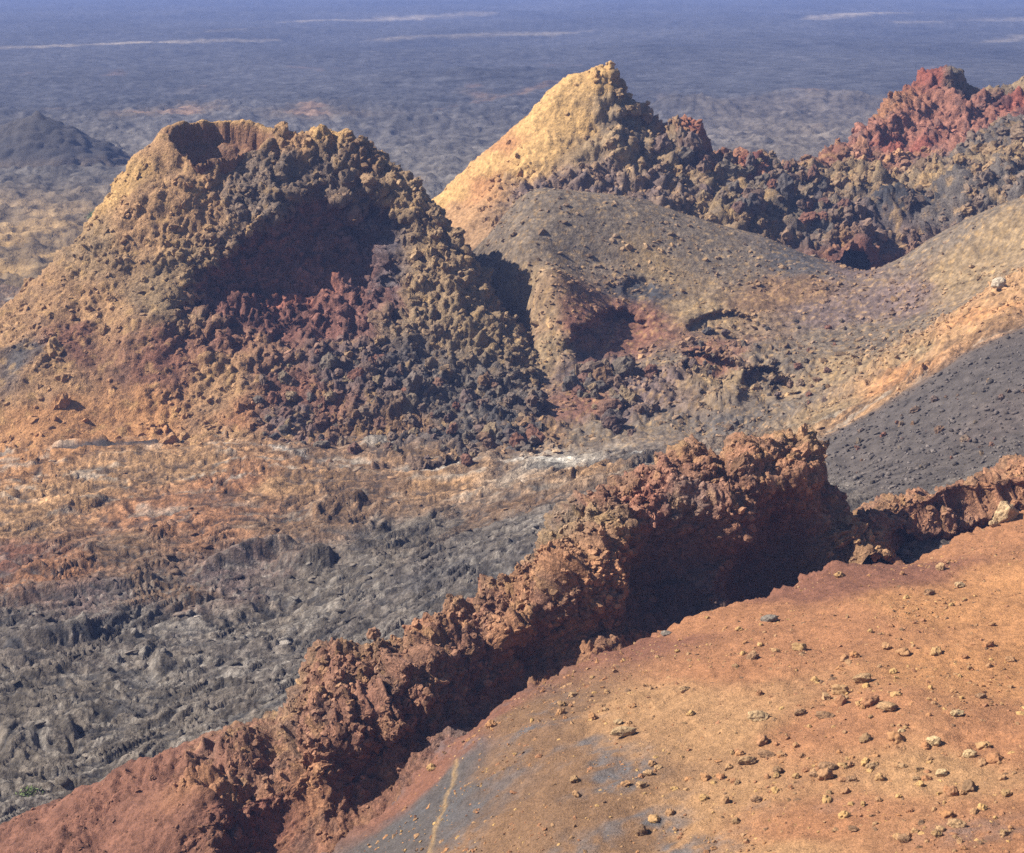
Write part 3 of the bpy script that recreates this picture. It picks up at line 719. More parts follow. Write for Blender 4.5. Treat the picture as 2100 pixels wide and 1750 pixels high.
# ------------------------------------------------------------------ back range
def back_range(p, nx, ny):
    p = p.reshape(-1, 3); base = p.copy(); x, y, z = base.T
    xc = P(1200, 200, 130)[0]
    rt = sstep(P(1185, 250, 128)[0], P(1275, 250, 128)[0], x + .35 * np.clip(14.5 - z, -1.5, 4) + .5 * fbm(p * .5, 2, 402))
    low = sstep(12.6, 10.8, z) * sstep(P(980, 400, 127)[0], P(1060, 400, 127)[0], x)
    rough = np.clip(rt + low, 0, 1) * .92 + .08
    redz = sstep(P(1680, 300, 140)[0], P(1740, 300, 140)[0], x) * sstep(134, 139, y)
    l0, i0 = lumps(p, 2.6, 401); l1, i1 = lumps(p, 1.25, 411); l2, i2 = lumps(p, .55, 421)
    rub = 1 - redz
    amt = rough * (billow(p * .33, 5, 405, .6) * (1.1 + .5 * rub) + l0 * (.2 + .45 * rub * sstep(P(1400, 300, 128)[0], P(1500, 300, 128)[0], x)) + l1 * (.25 + .2 * rub) + l2 * .25 - .3) + fbm(p * .3, 3, 430) * .35
    rot = np.stack([(x + z * 1.1) * .34, y * .2, (z - x) * .14], -1)
    amt += redz * (billow(rot, 5, 435, .6) * 1.2 - .2)
    amt += (1 - rough) * (billow(p * 1.5, 4, 436, .65) * .20)
    # grooves down the smooth face
    amt += (1 - rough) * (fbm(np.stack([x * .9 + z * .9, y * .9, z * .15], -1), 3, 440) * .12)
    p = push(p, nx, ny, amt)
    # red spire
    c = P(1412, 292, 129.5)
    r = np.hypot(x - c[0], (y - c[1]))
    p[:, 2] += 2.1 * sstep(1.9, .35, r + .5 * fbm(p * 1.2, 2, 441))
    samples = [(1200, 160, 131, 'yellow'), (1100, 240, 130, 'yellow'), (1040, 300, 130, 'orange'), (1000, 340, 129, 'yellow'), (950, 420, 127, 'tan'), (1100, 320, 127, 'yellow'), (980, 380, 128, 'orange'), (900, 410, 130, 'yellow'), (1180, 250, 129, 'yellow'),
      (1250, 220, 130, 'olive'), (1250, 280, 128, 'olive'), (1300, 270, 129, 'green'), (1200, 320, 127, 'olive'), (1300, 330, 126, 'olive'), (1100, 380, 124.5, 'purple'), (1250, 375, 124.5, 'purple'), (1330, 360, 124.5, 'purple'), (1350, 290, 129, 'olive'),
      (1412, 262, 129.5, 'red'), (1420, 285, 129, 'red'), (1400, 340, 127, 'olive'), (1500, 350, 128, 'olive'), (1520, 340, 129, 'red'), (1560, 400, 125, 'olive'), (1600, 360, 130, 'green'), (1480, 410, 124, 'olive'), (1650, 430, 125, 'green'), (1700, 470, 122, 'grey'),
      (1780, 515, 119, 'red'), (1720, 500, 121, 'redbrown'), (1750, 450, 124, 'purple'), (1690, 340, 135, 'redbrown'), (1760, 280, 141, 'coral'), (1820, 220, 145, 'rust'), (1900, 170, 148, 'red'), (1880, 240, 143, 'coral'), (1860, 300, 139, 'red'), (1780, 330, 135, 'coral'), (1960, 300, 138, 'coral'), (1950, 180, 148, 'green'), (2000, 240, 143, 'coral'), (2080, 190, 148, 'olive'), (2080, 230, 145, 'red'),
      (1780, 380, 130, 'olive'), (1850, 400, 126, 'dgrey'), (1900, 380, 129, 'olive'), (1960, 400, 124, 'grey'), (2000, 310, 132, 'grey'), (2050, 330, 129, 'olive'), (2100, 280, 133, 'grey'), (1730, 360, 131, 'olive'), (2100, 360, 122, 'grey')]
    col = colour_field(base, samples, 3.4, warp=.9)
    n1 = fbm(p * .7, 4, 450); n2 = fbm(p * 2.2, 3, 451)
    col = mixc(col, C['dgrey'], sstep(.08, .45, n1) * .45 * rough)
    col = mixc(col, C['yellow'], sstep(.1, .5, fbm(p * 1.1 + 9, 3, 452)) * .4 * rough * rub)
    col *= np.clip(1 + .28 * n2 * (.3 + rough) + .3 * (i1 - .5) * rough, .4, 1.7)[:, None]
    q = quads_of(nx, ny); ctr = base[q[:, 0]]
    keep = (ctr[:, 2] > np.maximum(G(ctr[:, 0], ctr[:, 1]) * (ctr[:, 1] < 140), 0) - 1.4) & ((ctr[:, 1] > 119.8) | (ctr[:, 0] < 0.5))
    q = q[keep]; ctr = ctr[keep]
    red = redz[q[:, 0]] > .5
    lim = P(1385, 300, 130)[0]
    cone = (ctr[:, 0] < lim) & ~red
    oc = build('cinder_cone', p, q[cone], M_hill, col); tag(oc, 'pointed yellow cinder cone with a smooth sunlit left face and a sheared tip', 'lava cone')
    ob = build('rubble_ridge', p, q[~cone & ~red], M_clinker, col); tag(ob, 'knobbly tan rubble ridge running right from the pointed cone to the red hill', 'rock outcrop')
    orr = build('red_hill', p, q[red], M_clinker, col); tag(orr, 'rough coral red scoria hill at the upper right', 'lava cone')
    nn = grid_normals(p.reshape(nx, ny, 3)).reshape(-1, 3)
    up = (base[:, 2] > G(base[:, 0], base[:, 1]) * (y < 140) + .2) & (y < 152) & ((y > 120.5) | (x < 0))
    isr = redz > .5; isc = (x < lim) & ~isr
    add_lumps(oc, p, nn, up * isc * (rough - .03), mixc(col, C['tan'], .25), 90, 1100, .32, .14)
    add_lumps(ob, p, nn, up * (~isc & ~isr) * (.08 + sstep(-.15, .35, fbm(p * .35, 3, 460))), mixc(col, C['tan'], .25), 240, 1500, .42, .2)
    add_lumps(orr, p, nn, up * isr * 1.0, col, 30, 350, .35, .2)
    return p.reshape(nx, ny, 3)
BX = (-16, 52, 112, 176)
BP = landform(BACK, *BX, 620, 400, back_range)

def hz_at(x, y, arr, box):
    nx, ny = arr.shape[:2]
    i = int(np.clip((x - box[0]) / (box[1] - box[0]) * (nx - 1), 0, nx - 1)); j = int(np.clip((y - box[2]) / (box[3] - box[2]) * (ny - 1), 0, ny - 1))
    return float(arr[i, j, 2])

# dark mound far left
def mound():
    nx = ny = 150
    c = P(80, 345, 246)
    X, Y = np.meshgrid(np.linspace(c[0] - 24, c[0] + 22, nx), np.linspace(226, 272, ny), indexing='ij')
    r = np.hypot((X - c[0]) / 13.5, (Y - 247) / 13)
    Z = 6.9 * np.clip(1 - r, -.1, 1) ** .9 if False else 6.9 * np.clip(1 - r, 0, 1) + 0
    Z += 1.6 * np.exp(-(((X - c[0] + 9) / 4) ** 2 + ((Y - 246) / 6) ** 2)) - .8 - 1.5 * sstep(1.0, 1.2, r)
    p = np.stack([X, Y, Z], -1).reshape(-1, 3)
    l1, i1 = lumps(p, 3.0, 501); l2, _ = lumps(p, 1.2, 502)
    p = push(p, nx, ny, (l1 * 1.0 + l2 * .5 - .3) * sstep(1.1, .9, r.ravel()))
    n = fbm(p * .3, 3, 503)
    col = np.tile(np.array(C['ash']) * .85, (len(p), 1)); col = mixc(col, C['dgrey'], sstep(.0, .5, n) * .6); col = mixc(col, C['olive'], sstep(1.5, 0, p[:, 2]) * .3)
    q = quads_of(nx, ny); q = q[p[q[:, 0], 2] > -1.2]
    o = build('lava_mound', p, q, M_clinker, col); tag(o, 'small dark lava mound on the plain at the far left', 'lava cone')
mound()

# ------------------------------------------------------------------ foreground slope
edge = PL([(300, 2150, 37.0), (500, 1950, 39.0), (680, 1745, 42), (760, 1690, 42.7), (830, 1610, 43.5), (900, 1540, 44.3), (960, 1498, 45), (1030, 1440, 46), (1100, 1400, 47), (1200, 1345, 48.4), (1320, 1300, 50), (1420, 1262, 50.8), (1500, 1242, 51.5),
           (1600, 1215, 52.5), (1690, 1170, 53.4), (1740, 1155, 54), (1860, 1150, 54.6), (1960, 1105, 55.6), (2020, 1085, 56), (2100, 1052, 56.5), (2400, 920, 58.5)])
slope_pts = [(2100, 1750, 30), (2100, 1500, 36.5), (2100, 1250, 46), (1800, 1750, 31), (1800, 1500, 37.5), (1800, 1300, 45), (1500, 1750, 32.3), (1500, 1500, 39), (1200, 1750, 34), (1200, 1550, 39.6), (960, 1750, 36), (960, 1620, 40.3), (880, 1750, 37.5), (1050, 1500, 43),
             (2400, 1750, 29), (2400, 1300, 42), (1500, 1950, 28.5), (2100, 1950, 26.5), (1000, 1950, 31.5), (700, 1950, 35.5), (600, 2150, 33)]
SL = TPS(np.vstack([edge, PL(slope_pts)]), .006)

def slope_height(x, y):
    p = np.stack([x.ravel(), y.ravel(), 0 * x.ravel()], -1)
    ye = np.interp(p[:, 0], edge[:, 0], edge[:, 1]) + .35 * fbm(np.stack([p[:, 0] * .55, 0 * p[:, 0], 0 * p[:, 0]], -1), 4, 600)
    yc = np.minimum(p[:, 1], ye)
    z = SL(p[:, 0], yc)
    over = np.maximum(p[:, 1] - ye, 0)
    z = z - over * 1.5 - .12 * sstep(-.5, 0, p[:, 1] - ye)
    z += fbm(p * .16, 3, 610) * .35 + fbm(p * .9, 3, 611) * .06 + fbm(p * 3.5, 3, 612) * .022
    return z.reshape(x.shape), ye.reshape(x.shape)

def make_slope():
    nx, ny = 490, 335
    X, Y = np.meshgrid(np.linspace(-11, 21, nx), np.linspace(25, 61.5, ny), indexing='ij')
    Z, YE = slope_height(X, Y)
    p = np.stack([X, Y, Z], -1).reshape(-1, 3)
    x, y = p[:, 0], p[:, 1]
    l2, i2 = lumps(p, .33, 620); l3, i3 = lumps(p, .14, 630)
    cl = sstep(-.1, .45, fbm(p * .3, 3, 640))
    edgeb = np.exp(-((y - YE.ravel()) / .35) ** 2)
    p = push(p, nx, ny, l2 * (.02 + .06 * cl + .10 * edgeb) + l3 * .05 * (.5 + cl) + billow(p * 1.6, 4, 645) * (.05 + .25 * edgeb))
    samples = [(1950, 1250, 47, 'orange'), (2100, 1200, 49, 'orange'), (2050, 1380, 41, 'orange'), (2100, 1500, 36, 'rust'), (1700, 1300, 46, 'rust'), (1500, 1350, 44, 'rust'), (1500, 1500, 39, 'tan'), (1700, 1500, 38, 'rust'), (1900, 1600, 35, 'tan'), (1700, 1700, 33, 'rust'), (1400, 1650, 35, 'tan'), (1300, 1450, 42, 'tan'), (1200, 1600, 37.5, 'brown'), (1300, 1700, 35, 'brown'), (1100, 1700, 36, 'brown'), (1000, 1720, 36, 'brown'), (1100, 1450, 44, 'brown'), (1050, 1560, 41, 'brown'), (1120, 1500, 43, 'brown'),
      (1000, 1470, 45, 'redbrown'), (1300, 1320, 48.5, 'redbrown'), (1500, 1270, 49.5, 'rust'), (1700, 1190, 52, 'redbrown'), (1850, 1180, 52, 'redbrown'), (2000, 1110, 54, 'rust'), (900, 1560, 43.5, 'redbrown'), (850, 1620, 42.5, 'redbrown'), (850, 1700, 40, 'ash'), (800, 1730, 40, 'ash'), (900, 1600, 42, 'ash'), (890, 1660, 41, 'ash'), (2100, 1740, 30, 'rust'), (1600, 1740, 32, 'tan'), (700, 1900, 38, 'ash'), (1400, 1850, 30, 'tan')]
    col = colour_field(p, samples, 3.5, warp=.5) * np.array([1.06, 1.02, .98])
    n1 = fbm(p * .7, 4, 650); n2 = fbm(p * 5, 3, 651)
    # bluish grey cinder patches across the lower left of the slope
    g = sstep(.12, .5, fbm(p * np.array([.45, .35, .4]), 4, 655) + .12) * sstep(3.2, -.5, x - .35 * (44 - y) * 0) * 1.0
    g2 = sstep(.22, .5, fbm(p * np.array([.5, .4, .4]) + 20, 4, 656)) * sstep(8, 4, x) * sstep(42, 38, y)
    A, B = P(1050, 1440, 45.5), P(1400, 1760, 33)
    t = np.clip(((x - A[0]) * (B - A)[0] + (y - A[1]) * (B - A)[1]) / ((B - A)[:2] @ (B - A)[:2]), 0, 1)
    band = np.exp(-(np.hypot(x - A[0] - t * (B - A)[0], y - A[1] - t * (B - A)[1]) / 1.0) ** 2) * sstep(-.15, .3, n1)
    A2, B2 = P(2000, 1720, 31), P(2150, 1690, 31)
    band += np.exp(-(((x - A2[0]) / 1.0) ** 2 + ((y - 31) / .6) ** 2)) * .6
    gm = np.clip(.5 * g * g + .35 * g2 + band * .9, 0, .85) * sstep(-.5, .3, fbm(p * 2.5, 3, 657))
    col = mixc(col, (.085, .085, .09), gm)
    # orange line running down beside the grey strip
    A, B = P(940, 1555, 42.6), P(872, 1755, 37)
    t = np.clip((y - B[1]) / (A[1] - B[1]), 0, 1)
    ds = np.abs(x - (B[0] + t * (A[0] - B[0])) + .12 * n1)
    col = mixc(col, C['yellow'], np.exp(-(ds / .05) ** 2) * (y < A[1] + .3) * .5)
    col *= np.clip(1 + .16 * n1 + .35 * n2 * .6 + .25 * (i3 - .5), .5, 1.5)[:, None]
    q = quads_of(nx, ny)
    o = build('cinder_slope', p, q, M_soil, col, 'structure')
    o['label'] = 'bare orange brown cinder slope in the foreground'
    return p.reshape(nx, ny, 3)
SX = (-11, 21, 25, 61.5)
SP = make_slope()

# ------------------------------------------------------------------ foreground ridge (swept section)
crest = np.array([(-300, 1860, 49), (-120, 1780, 49.5), (0, 1722, 50), (180, 1625, 50.5), (260, 1575, 50.8), (330, 1548, 51), (420, 1520, 51.3), (500, 1500, 51.5), (580, 1465, 52), (615, 1410, 52), (650, 1378, 52), (740, 1368, 52.2), (800, 1365, 52.5), (850, 1318, 53), (880, 1290, 53.2),
  (960, 1245, 54), (1040, 1195, 54.6), (1090, 1168, 55), (1120, 1130, 55.3), (1150, 1085, 55.6), (1185, 1045, 56), (1235, 1018, 56.6), (1275, 995, 57), (1330, 975, 57.6), (1390, 942, 58), (1440, 935, 58.5), (1475, 942, 58.8), (1510, 912, 59.2), (1560, 900, 59.8), (1620, 896, 60.2), (1665, 900, 60.5), (1685, 915, 61),
  (1700, 960, 61.3), (1715, 1040, 61.6), (1750, 1062, 62), (1785, 1030, 62.2), (1840, 990, 62.2), (1900, 978, 62.4), (1960, 968, 62.6), (2030, 955, 63), (2100, 938, 63.4), (2400, 880, 65)])
#  dx, foot dy, foot Y, wallness
foot = np.array([(-300, 2300, 36, 0), (-120, 2200, 37.5, 0), (0, 2130, 38.5, 0.0), (200, 2050, 40, .05), (330, 2000, 41, .2), (420, 1930, 42, .7), (560, 1890, 43, .75), (680, 1800, 44, .6), (760, 1745, 45, .6), (830, 1690, 45.5, .55), (900, 1600, 46.5, .5), (960, 1545, 47.3, .45), (1030, 1490, 48.4, .8), (1100, 1455, 49.3, .9),
  (1200, 1400, 50.6, .6), (1260, 1370, 51.4, .6), (1320, 1350, 52, .6), (1420, 1315, 53, .6), (1500, 1295, 53.7, .8), (1600, 1265, 54.5, 1), (1660, 1240, 55.2, .9), (1700, 1215, 55.8, .5), (1760, 1195, 56.5, .2), (1820, 1195, 57, .3), (1860, 1190, 57.3, .7), (1960, 1150, 58, .9), (2030, 1130, 58.5, .9), (2100, 1105, 59, .9), (2400, 980, 61, .9)])

def make_ridge():
    nu, nv = 960, 235
    DX = np.linspace(-220, 2330, nu)
    cy = np.interp(DX, crest[:, 0], crest[:, 1]); cY = np.interp(DX, crest[:, 0], crest[:, 2])
    fy = np.interp(DX, foot[:, 0], foot[:, 1]); fY = np.interp(DX, foot[:, 0], foot[:, 2]); wall = np.interp(DX, foot[:, 0], foot[:, 3])
    ker = np.ones(25) / 25
    fy, fY, wall = [np.convolve(np.pad(a, 12, mode='edge'), ker, 'valid') for a in (fy, fY, wall)]
    k2 = np.hanning(19); k2 /= k2.sum()
    cYs = np.convolve(np.pad(cY, 9, mode='edge'), k2, 'valid'); cys = np.convolve(np.pad(cy, 9, mode='edge'), k2, 'valid')
    Cr = P(DX, cy, cYs); Cp = P(DX, cys, cYs); Fp = P(DX, fy, fY); Rz = Cr[:, 2] - Cp[:, 2]
    # section parameter: 0..0.22 back flank, 0.22..1 crest to foot
    v = np.linspace(0, 1, nv)
    p = np.zeros((nu, nv, 3))
    kb = v < .2
    tb = v[kb] / .2
    bx = Cp[:, 0]; gzb = G(bx, Cp[:, 1] + 5)
    for j, t in zip(np.where(kb)[0], tb):
        s = 1 - t
        p[:, j, 0] = bx; p[:, j, 1] = Cp[:, 1] + 5.5 * s
        p[:, j, 2] = Cp[:, 2] + (gzb - 1.0 - Cp[:, 2]) * (s ** 1.3)
    kf = ~kb; tf = (v[kf] - .2) / .8
    tk = [0, .12, .30, .45, .65, .85, 1.0]
    hk = [0, .22, .50, .49, .43, .50, 1.0]       # overhanging wall: out over the top, back in, foot
    gk = [0, .03, .16, .36, .66, .93, 1.0]
    h1 = np.interp(tf, tk, hk); g1 = np.interp(tf, tk, gk)
    h0 = tf; g0 = tf ** 1.15
    for j, a, b, c, d in zip(np.where(kf)[0], h1, g1, h0, g0):
        h = wall * a + (1 - wall) * c; g = wall * b + (1 - wall) * d
        p[:, j, :] = Cp + (Fp - Cp) * np.stack([h, h, g], -1)
    # smooth the section a little
    for _ in range(3):
        p[:, 1:-1] = (p[:, :-2] + 2 * p[:, 1:-1] + p[:, 2:]) / 4
    p[:, :, 2] += Rz[:, None] * np.exp(-((v - .2) / .09) ** 2)[None]
    base = p.reshape(-1, 3).copy()
    V = np.broadcast_to(v[None], (nu, nv)).ravel(); U = np.broadcast_to(DX[:, None], (nu, nv)).ravel(); W = np.broadcast_to(wall[:, None], (nu, nv)).ravel()
    ps = p.copy()
    for _ in range(10):
        ps[1:-1] = (ps[:-2] + ps[1:-1] * 2 + ps[2:]) / 4; ps[:, 1:-1] = (ps[:, :-2] + ps[:, 1:-1] * 2 + ps[:, 2:]) / 4
    ps[6:-6] = (ps[:-12] + ps[3:-9] + ps[6:-6] + ps[9:-3] + ps[12:]) / 5
    n = -grid_normals(ps).reshape(-1, 3)
    if n[nu // 2 * nv + nv // 3, 2] < 0: n = -n
    b = base
    # spurs (+) and alcoves (-) on the wall: dx, dy, Y, radius, amount
    amt = np.zeros(len(b))
    for (dx, dy, Y, r, a) in [(1220, 1180, 53, 1.7, .7), (1270, 1260, 52.5, 1.2, .6), (1180, 1240, 52.5, 1.5, .6), (1060, 1290, 51.5, 1.2, .7), (1380, 1000, 56.5, 1.6, .5), (1370, 1150, 55, 1.2, -.6), (1330, 1230, 53.5, 1.2, -.9), (1400, 1210, 54, 1.2, -.6), (1590, 1060, 57.6, 1.4, .35), (1580, 1180, 56, 1.3, -1.1), (1650, 1130, 56.5, 1.1, -.8),
                              (1480, 1080, 56.5, .8, 1.0), (1485, 1180, 55, .7, 1.2), (1475, 1235, 54.2, .6, 1.1), (1100, 1350, 50, 1.5, -1.1), (1010, 1400, 49, 1.0, -.5), (960, 1440, 48.5, .9, .8), (700, 1420, 50.5, 1.6, .7), (800, 1450, 49.5, 1.4, .6), (870, 1400, 50.5, 1.0, .7), (760, 1530, 47.5, 1.2, .7), (650, 1620, 46, 1.0, .7), (520, 1640, 46.5, 1.5, -1.3), (600, 1680, 45.5, .9, -1.0), (740, 1660, 46, 1.1, -1.2), (440, 1600, 48.5, 1.2, .6), (450, 1700, 46, .9, .8), (640, 1720, 44.5, .7, .9),
                              (1900, 1060, 59.6, 2.2, -1.1), (2050, 1030, 60, 2.0, -1.1), (1800, 1040, 60, 1.0, .7), (1760, 1125, 57, 1.3, 1.3), (1715, 1150, 56.5, 1.0, .7), (1830, 1135, 57.2, 1.3, 1.1)]:
        c = P(dx, dy, Y)
        d2 = ((b[:, 0] - c[0]) ** 2 + ((b[:, 1] - c[1]) * .5) ** 2 + (b[:, 2] - c[2]) ** 2) / (r * r)
        amt += a * np.exp(-d2 * 1.2)
    l0, i0 = lumps(b, 1.5, 701); l1, i1 = lumps(b, .62, 711); l2, i2 = lumps(b, .27, 721)
    # clinker crust is thick on the brow and on spurs, the shaded wall is smoother, the left soil smooth
    brow = np.exp(-((V - .33) / .13) ** 2)
    wallz = sstep(.42, .5, V) * W
    soil = sstep(520, 330, U + 60 * fbm(b * .5, 2, 730)) 
    spur = np.clip(amt, 0, 1)
    pil = sstep(-.05, .4, fbm(b * .45, 3, 731) + .15)
    k = np.clip(.75 + .5 * brow - .25 * wallz * (1 - spur) + .6 * spur, .25, 1.35) * (1 - .8 * soil * (1 - .4 * pil))
    k *= .7 + .45 * pil
    amt += k * (l0 * .25 + l1 * .26 + l2 * .14 + billow(b * .75, 5, 746, .55) * .68 - .2) + (1 - soil) * billow(b * 1.3 + 4, 4, 747, .6) * .22 + soil * billow(b * 1.5, 4, 748) * .07 + fbm(b * .5, 3, 740) * .45 * (1 - .5 * soil) + fbm(b * 4, 3, 741) * .035
    # ragged brow: chunks hang below the edge
    amt += brow * W * (ridged(b * .8, 2, 745) - .4) * .12
    p2 = b + n * amt[:, None]
    # colours
    samples = [(0, 1740, 49, 'redbrown'), (150, 1660, 49.5, 'redbrown'), (330, 1590, 50, 'redbrown'), (200, 1720, 47.5, 'redbrown'), (400, 1560, 50, 'redbrown'), (300, 1740, 45, 'redbrown'), (500, 1540, 50.5, 'redbrown'), (600, 1480, 51, 'brown'), (520, 1640, 47, 'dred'), (700, 1400, 51, 'redbrown'), (800, 1390, 51.5, 'brown'), (700, 1500, 49, 'redbrown'), (850, 1450, 49, 'redbrown'), (760, 1600, 46.5, 'redbrown'), (450, 1590, 48.5, 'rust'), (620, 1600, 47, 'rust'), (430, 1700, 46, 'redbrown'),
      (900, 1310, 52, 'rust'), (950, 1340, 51, 'redbrown'), (1000, 1260, 53, 'redbrown'), (1060, 1300, 51.5, 'rust'), (1100, 1230, 53.5, 'rust'), (1180, 1200, 53.5, 'rust'), (1250, 1150, 54, 'rust'), (1240, 1240, 52.5, 'rust'), (960, 1440, 48.5, 'purple'), (1100, 1370, 50, 'brown'),
      (1180, 1060, 56, 'grey'), (1170, 1120, 55, 'olive'), (1230, 1080, 55, 'olive'), (1260, 1020, 56.5, 'redbrown'), (1350, 990, 57, 'coral'), (1420, 950, 58, 'rust'), (1330, 1050, 56, 'red'), (1400, 1060, 56, 'purple'), (1450, 1020, 57, 'redbrown'), (1380, 1130, 55, 'purple'), (1480, 1100, 56, 'redbrown'), (1480, 1220, 54.5, 'purple'),
      (1550, 910, 59.5, 'rust'), (1640, 905, 60, 'tan'), (1560, 960, 59, 'rust'), (1600, 1000, 58.5, 'rust'), (1550, 1050, 57.5, 'redbrown'), (1600, 1100, 57, 'redbrown'), (1680, 1000, 59.5, 'redbrown'), (1650, 1150, 56.5, 'brown'), (1720, 1060, 60, 'redbrown'), (1700, 1090, 59, 'tan'), (1760, 1110, 58.5, 'tan'), (1820, 1140, 57.5, 'tan'), (1790, 1050, 61, 'redbrown'),
      (1850, 1000, 61.5, 'rust'), (1950, 980, 62, 'redbrown'), (2080, 950, 63, 'rust'), (1900, 1050, 60, 'redbrown'), (2000, 1040, 60, 'redbrown'), (2080, 1020, 60.5, 'rust'), (1900, 1110, 58.5, 'redbrown')]
    col = colour_field(b, samples, 3.4, warp=.35)
    n1 = fbm(b * 1.2, 4, 750); n2 = fbm(b * 4.5, 3, 751)
    col = mixc(col, C['dgrey'], sstep(.12, .5, fbm(b * .8 + 3, 3, 752)) * .4 * (1 - soil))
    col = mixc(col, C['rust'], np.clip(wallz, 0, 1) * .2 * (U > 1150))
    col = mixc(col, (.30, .175, .115), .22 * (1 - np.clip(wallz, 0, 1)) * (1 - soil))
    topy = sstep(.30, .24, V) * (V > .1)
    col = mixc(col, C['olive'], topy * .35 * (1 - soil) * sstep(-.2, .3, n1))
    col = mixc(col, C['yellow'], sstep(.1, .45, fbm(b * 2. + 9, 3, 753)) * .28 * (1 - wallz) * (1 - soil))
    col = mixc(col, C['coral'], sstep(.15, .5, fbm(b * 1.7 + 19, 3, 754)) * .3 * (1 - soil))
    col *= np.clip(1 + .3 * n2 + .35 * (i1 - .5) + .25 * (i2 - .5), .45, 1.7)[:, None]
    q = quads_of(nu, nv, True)
    uc = U[q[:, 0]] + 10 * (fbm(b[q[:, 0]] * 1.0, 2, 760))
    main = uc < 1752
    hollow = (V[q[:, 0]] > .42) & (W[q[:, 0]] > .6) & (amt[q[:, 0]] < .1)
    left = uc < 470
    o = build('lava_ridge', p2, q[main & ~hollow & ~left], M_clinker, col); tag(o, 'long knobbly red brown lava ridge with dark overhangs, climbing from lower left to centre right', 'rock outcrop')
    a = build('overhang_wall', p2, q[main & hollow & ~left], M_clinker, col, parent=o); a['label'] = 'dark shaded overhanging wall of the ridge'
    a2 = build('soil_flank', p2, q[left], M_soil, col, parent=o); a2['label'] = 'smooth red soil flank at the lower left end of the ridge'
    o2 = build('lava_wall', p2, q[~main & ~hollow], M_clinker, col); tag(o2, 'separate low lava wall with a knobbly brow at the right edge above the orange slope', 'rock outcrop')
    a = build('overhang_wall', p2, q[~main & hollow], M_clinker, col, parent=o2)
    nn = n = -grid_normals(p2.reshape(nu, nv, 3)).reshape(-1, 3)
    if nn[nu // 2 * nv + nv // 3, 2] < 0: nn = -nn
    wl = k * (.35 + spur + brow) * (1 - .6 * wallz * (amt < .3)) * (V > .08)
    cl_ = mixc(col, C['tan'], .12)
    add_lumps(o, p2, nn, wl * (U > 470) * (U < 1752), cl_, 280, 4200, .15, .07)
    add_lumps(a2, p2, nn, (.15 + pil) * (U <= 470) * (V > .1), cl_, 20, 600, .10, .04)
    add_lumps(o2, p2, nn, wl * (U >= 1752), cl_, 80, 800, .15, .07)
    return p2.reshape(nu, nv, 3)
RP = make_ridge()

# ------------------------------------------------------------------ loose stones
stone_meshes, block_meshes = [], []
for s in range(8):
    v, f = rock_shape(3, 800 + s, .38, .85)
    o = build('stone_shape', v, f, M_stone); stone_meshes.append(o.data); bpy.data.objects.remove(o)
for s in range(8):
    v, f = rock_shape(2, 850 + s, .5, .8, 9)
    o = build('block_shape', v, f, M_block, smooth=False); block_meshes.append(o.data); bpy.data.objects.remove(o)

named_meshes = []
for s in range(6):
    v, f = rock_shape(3, 870 + s, .32, .85, 7)
    o = build('stone_shape', v, f, M_lump); named_meshes.append(o.data); bpy.data.objects.remove(o)

def put(name, mesh, loc, size, label, cat, group=None, rot=None, stretch=(1, 1, 1), mat=None):
    o = bpy.data.objects.new(name, mesh); COL.objects.link(o)
    o.location = loc
    o.scale = (size * stretch[0], size * stretch[1], size * stretch[2])
    o.rotation_euler = rot if rot else (rng.uniform(-.3, .3), rng.uniform(-.3, .3), rng.uniform(0, 6.28))
    tag(o, label, cat, group)
    return o

# where a picture ray meets the slope
def on_slope(dx, dy):
    Ys = np.linspace(26, 58, 320)
    q = P(np.full(320, dx), np.full(320, dy), Ys)
    z, _ = slope_height(q[:, 0], q[:, 1])
    below = np.where(q[:, 2] < z)[0]
    if len(below) == 0: return None
    k = below[0]; return np.array([q[k, 0], q[k, 1], z[k]])

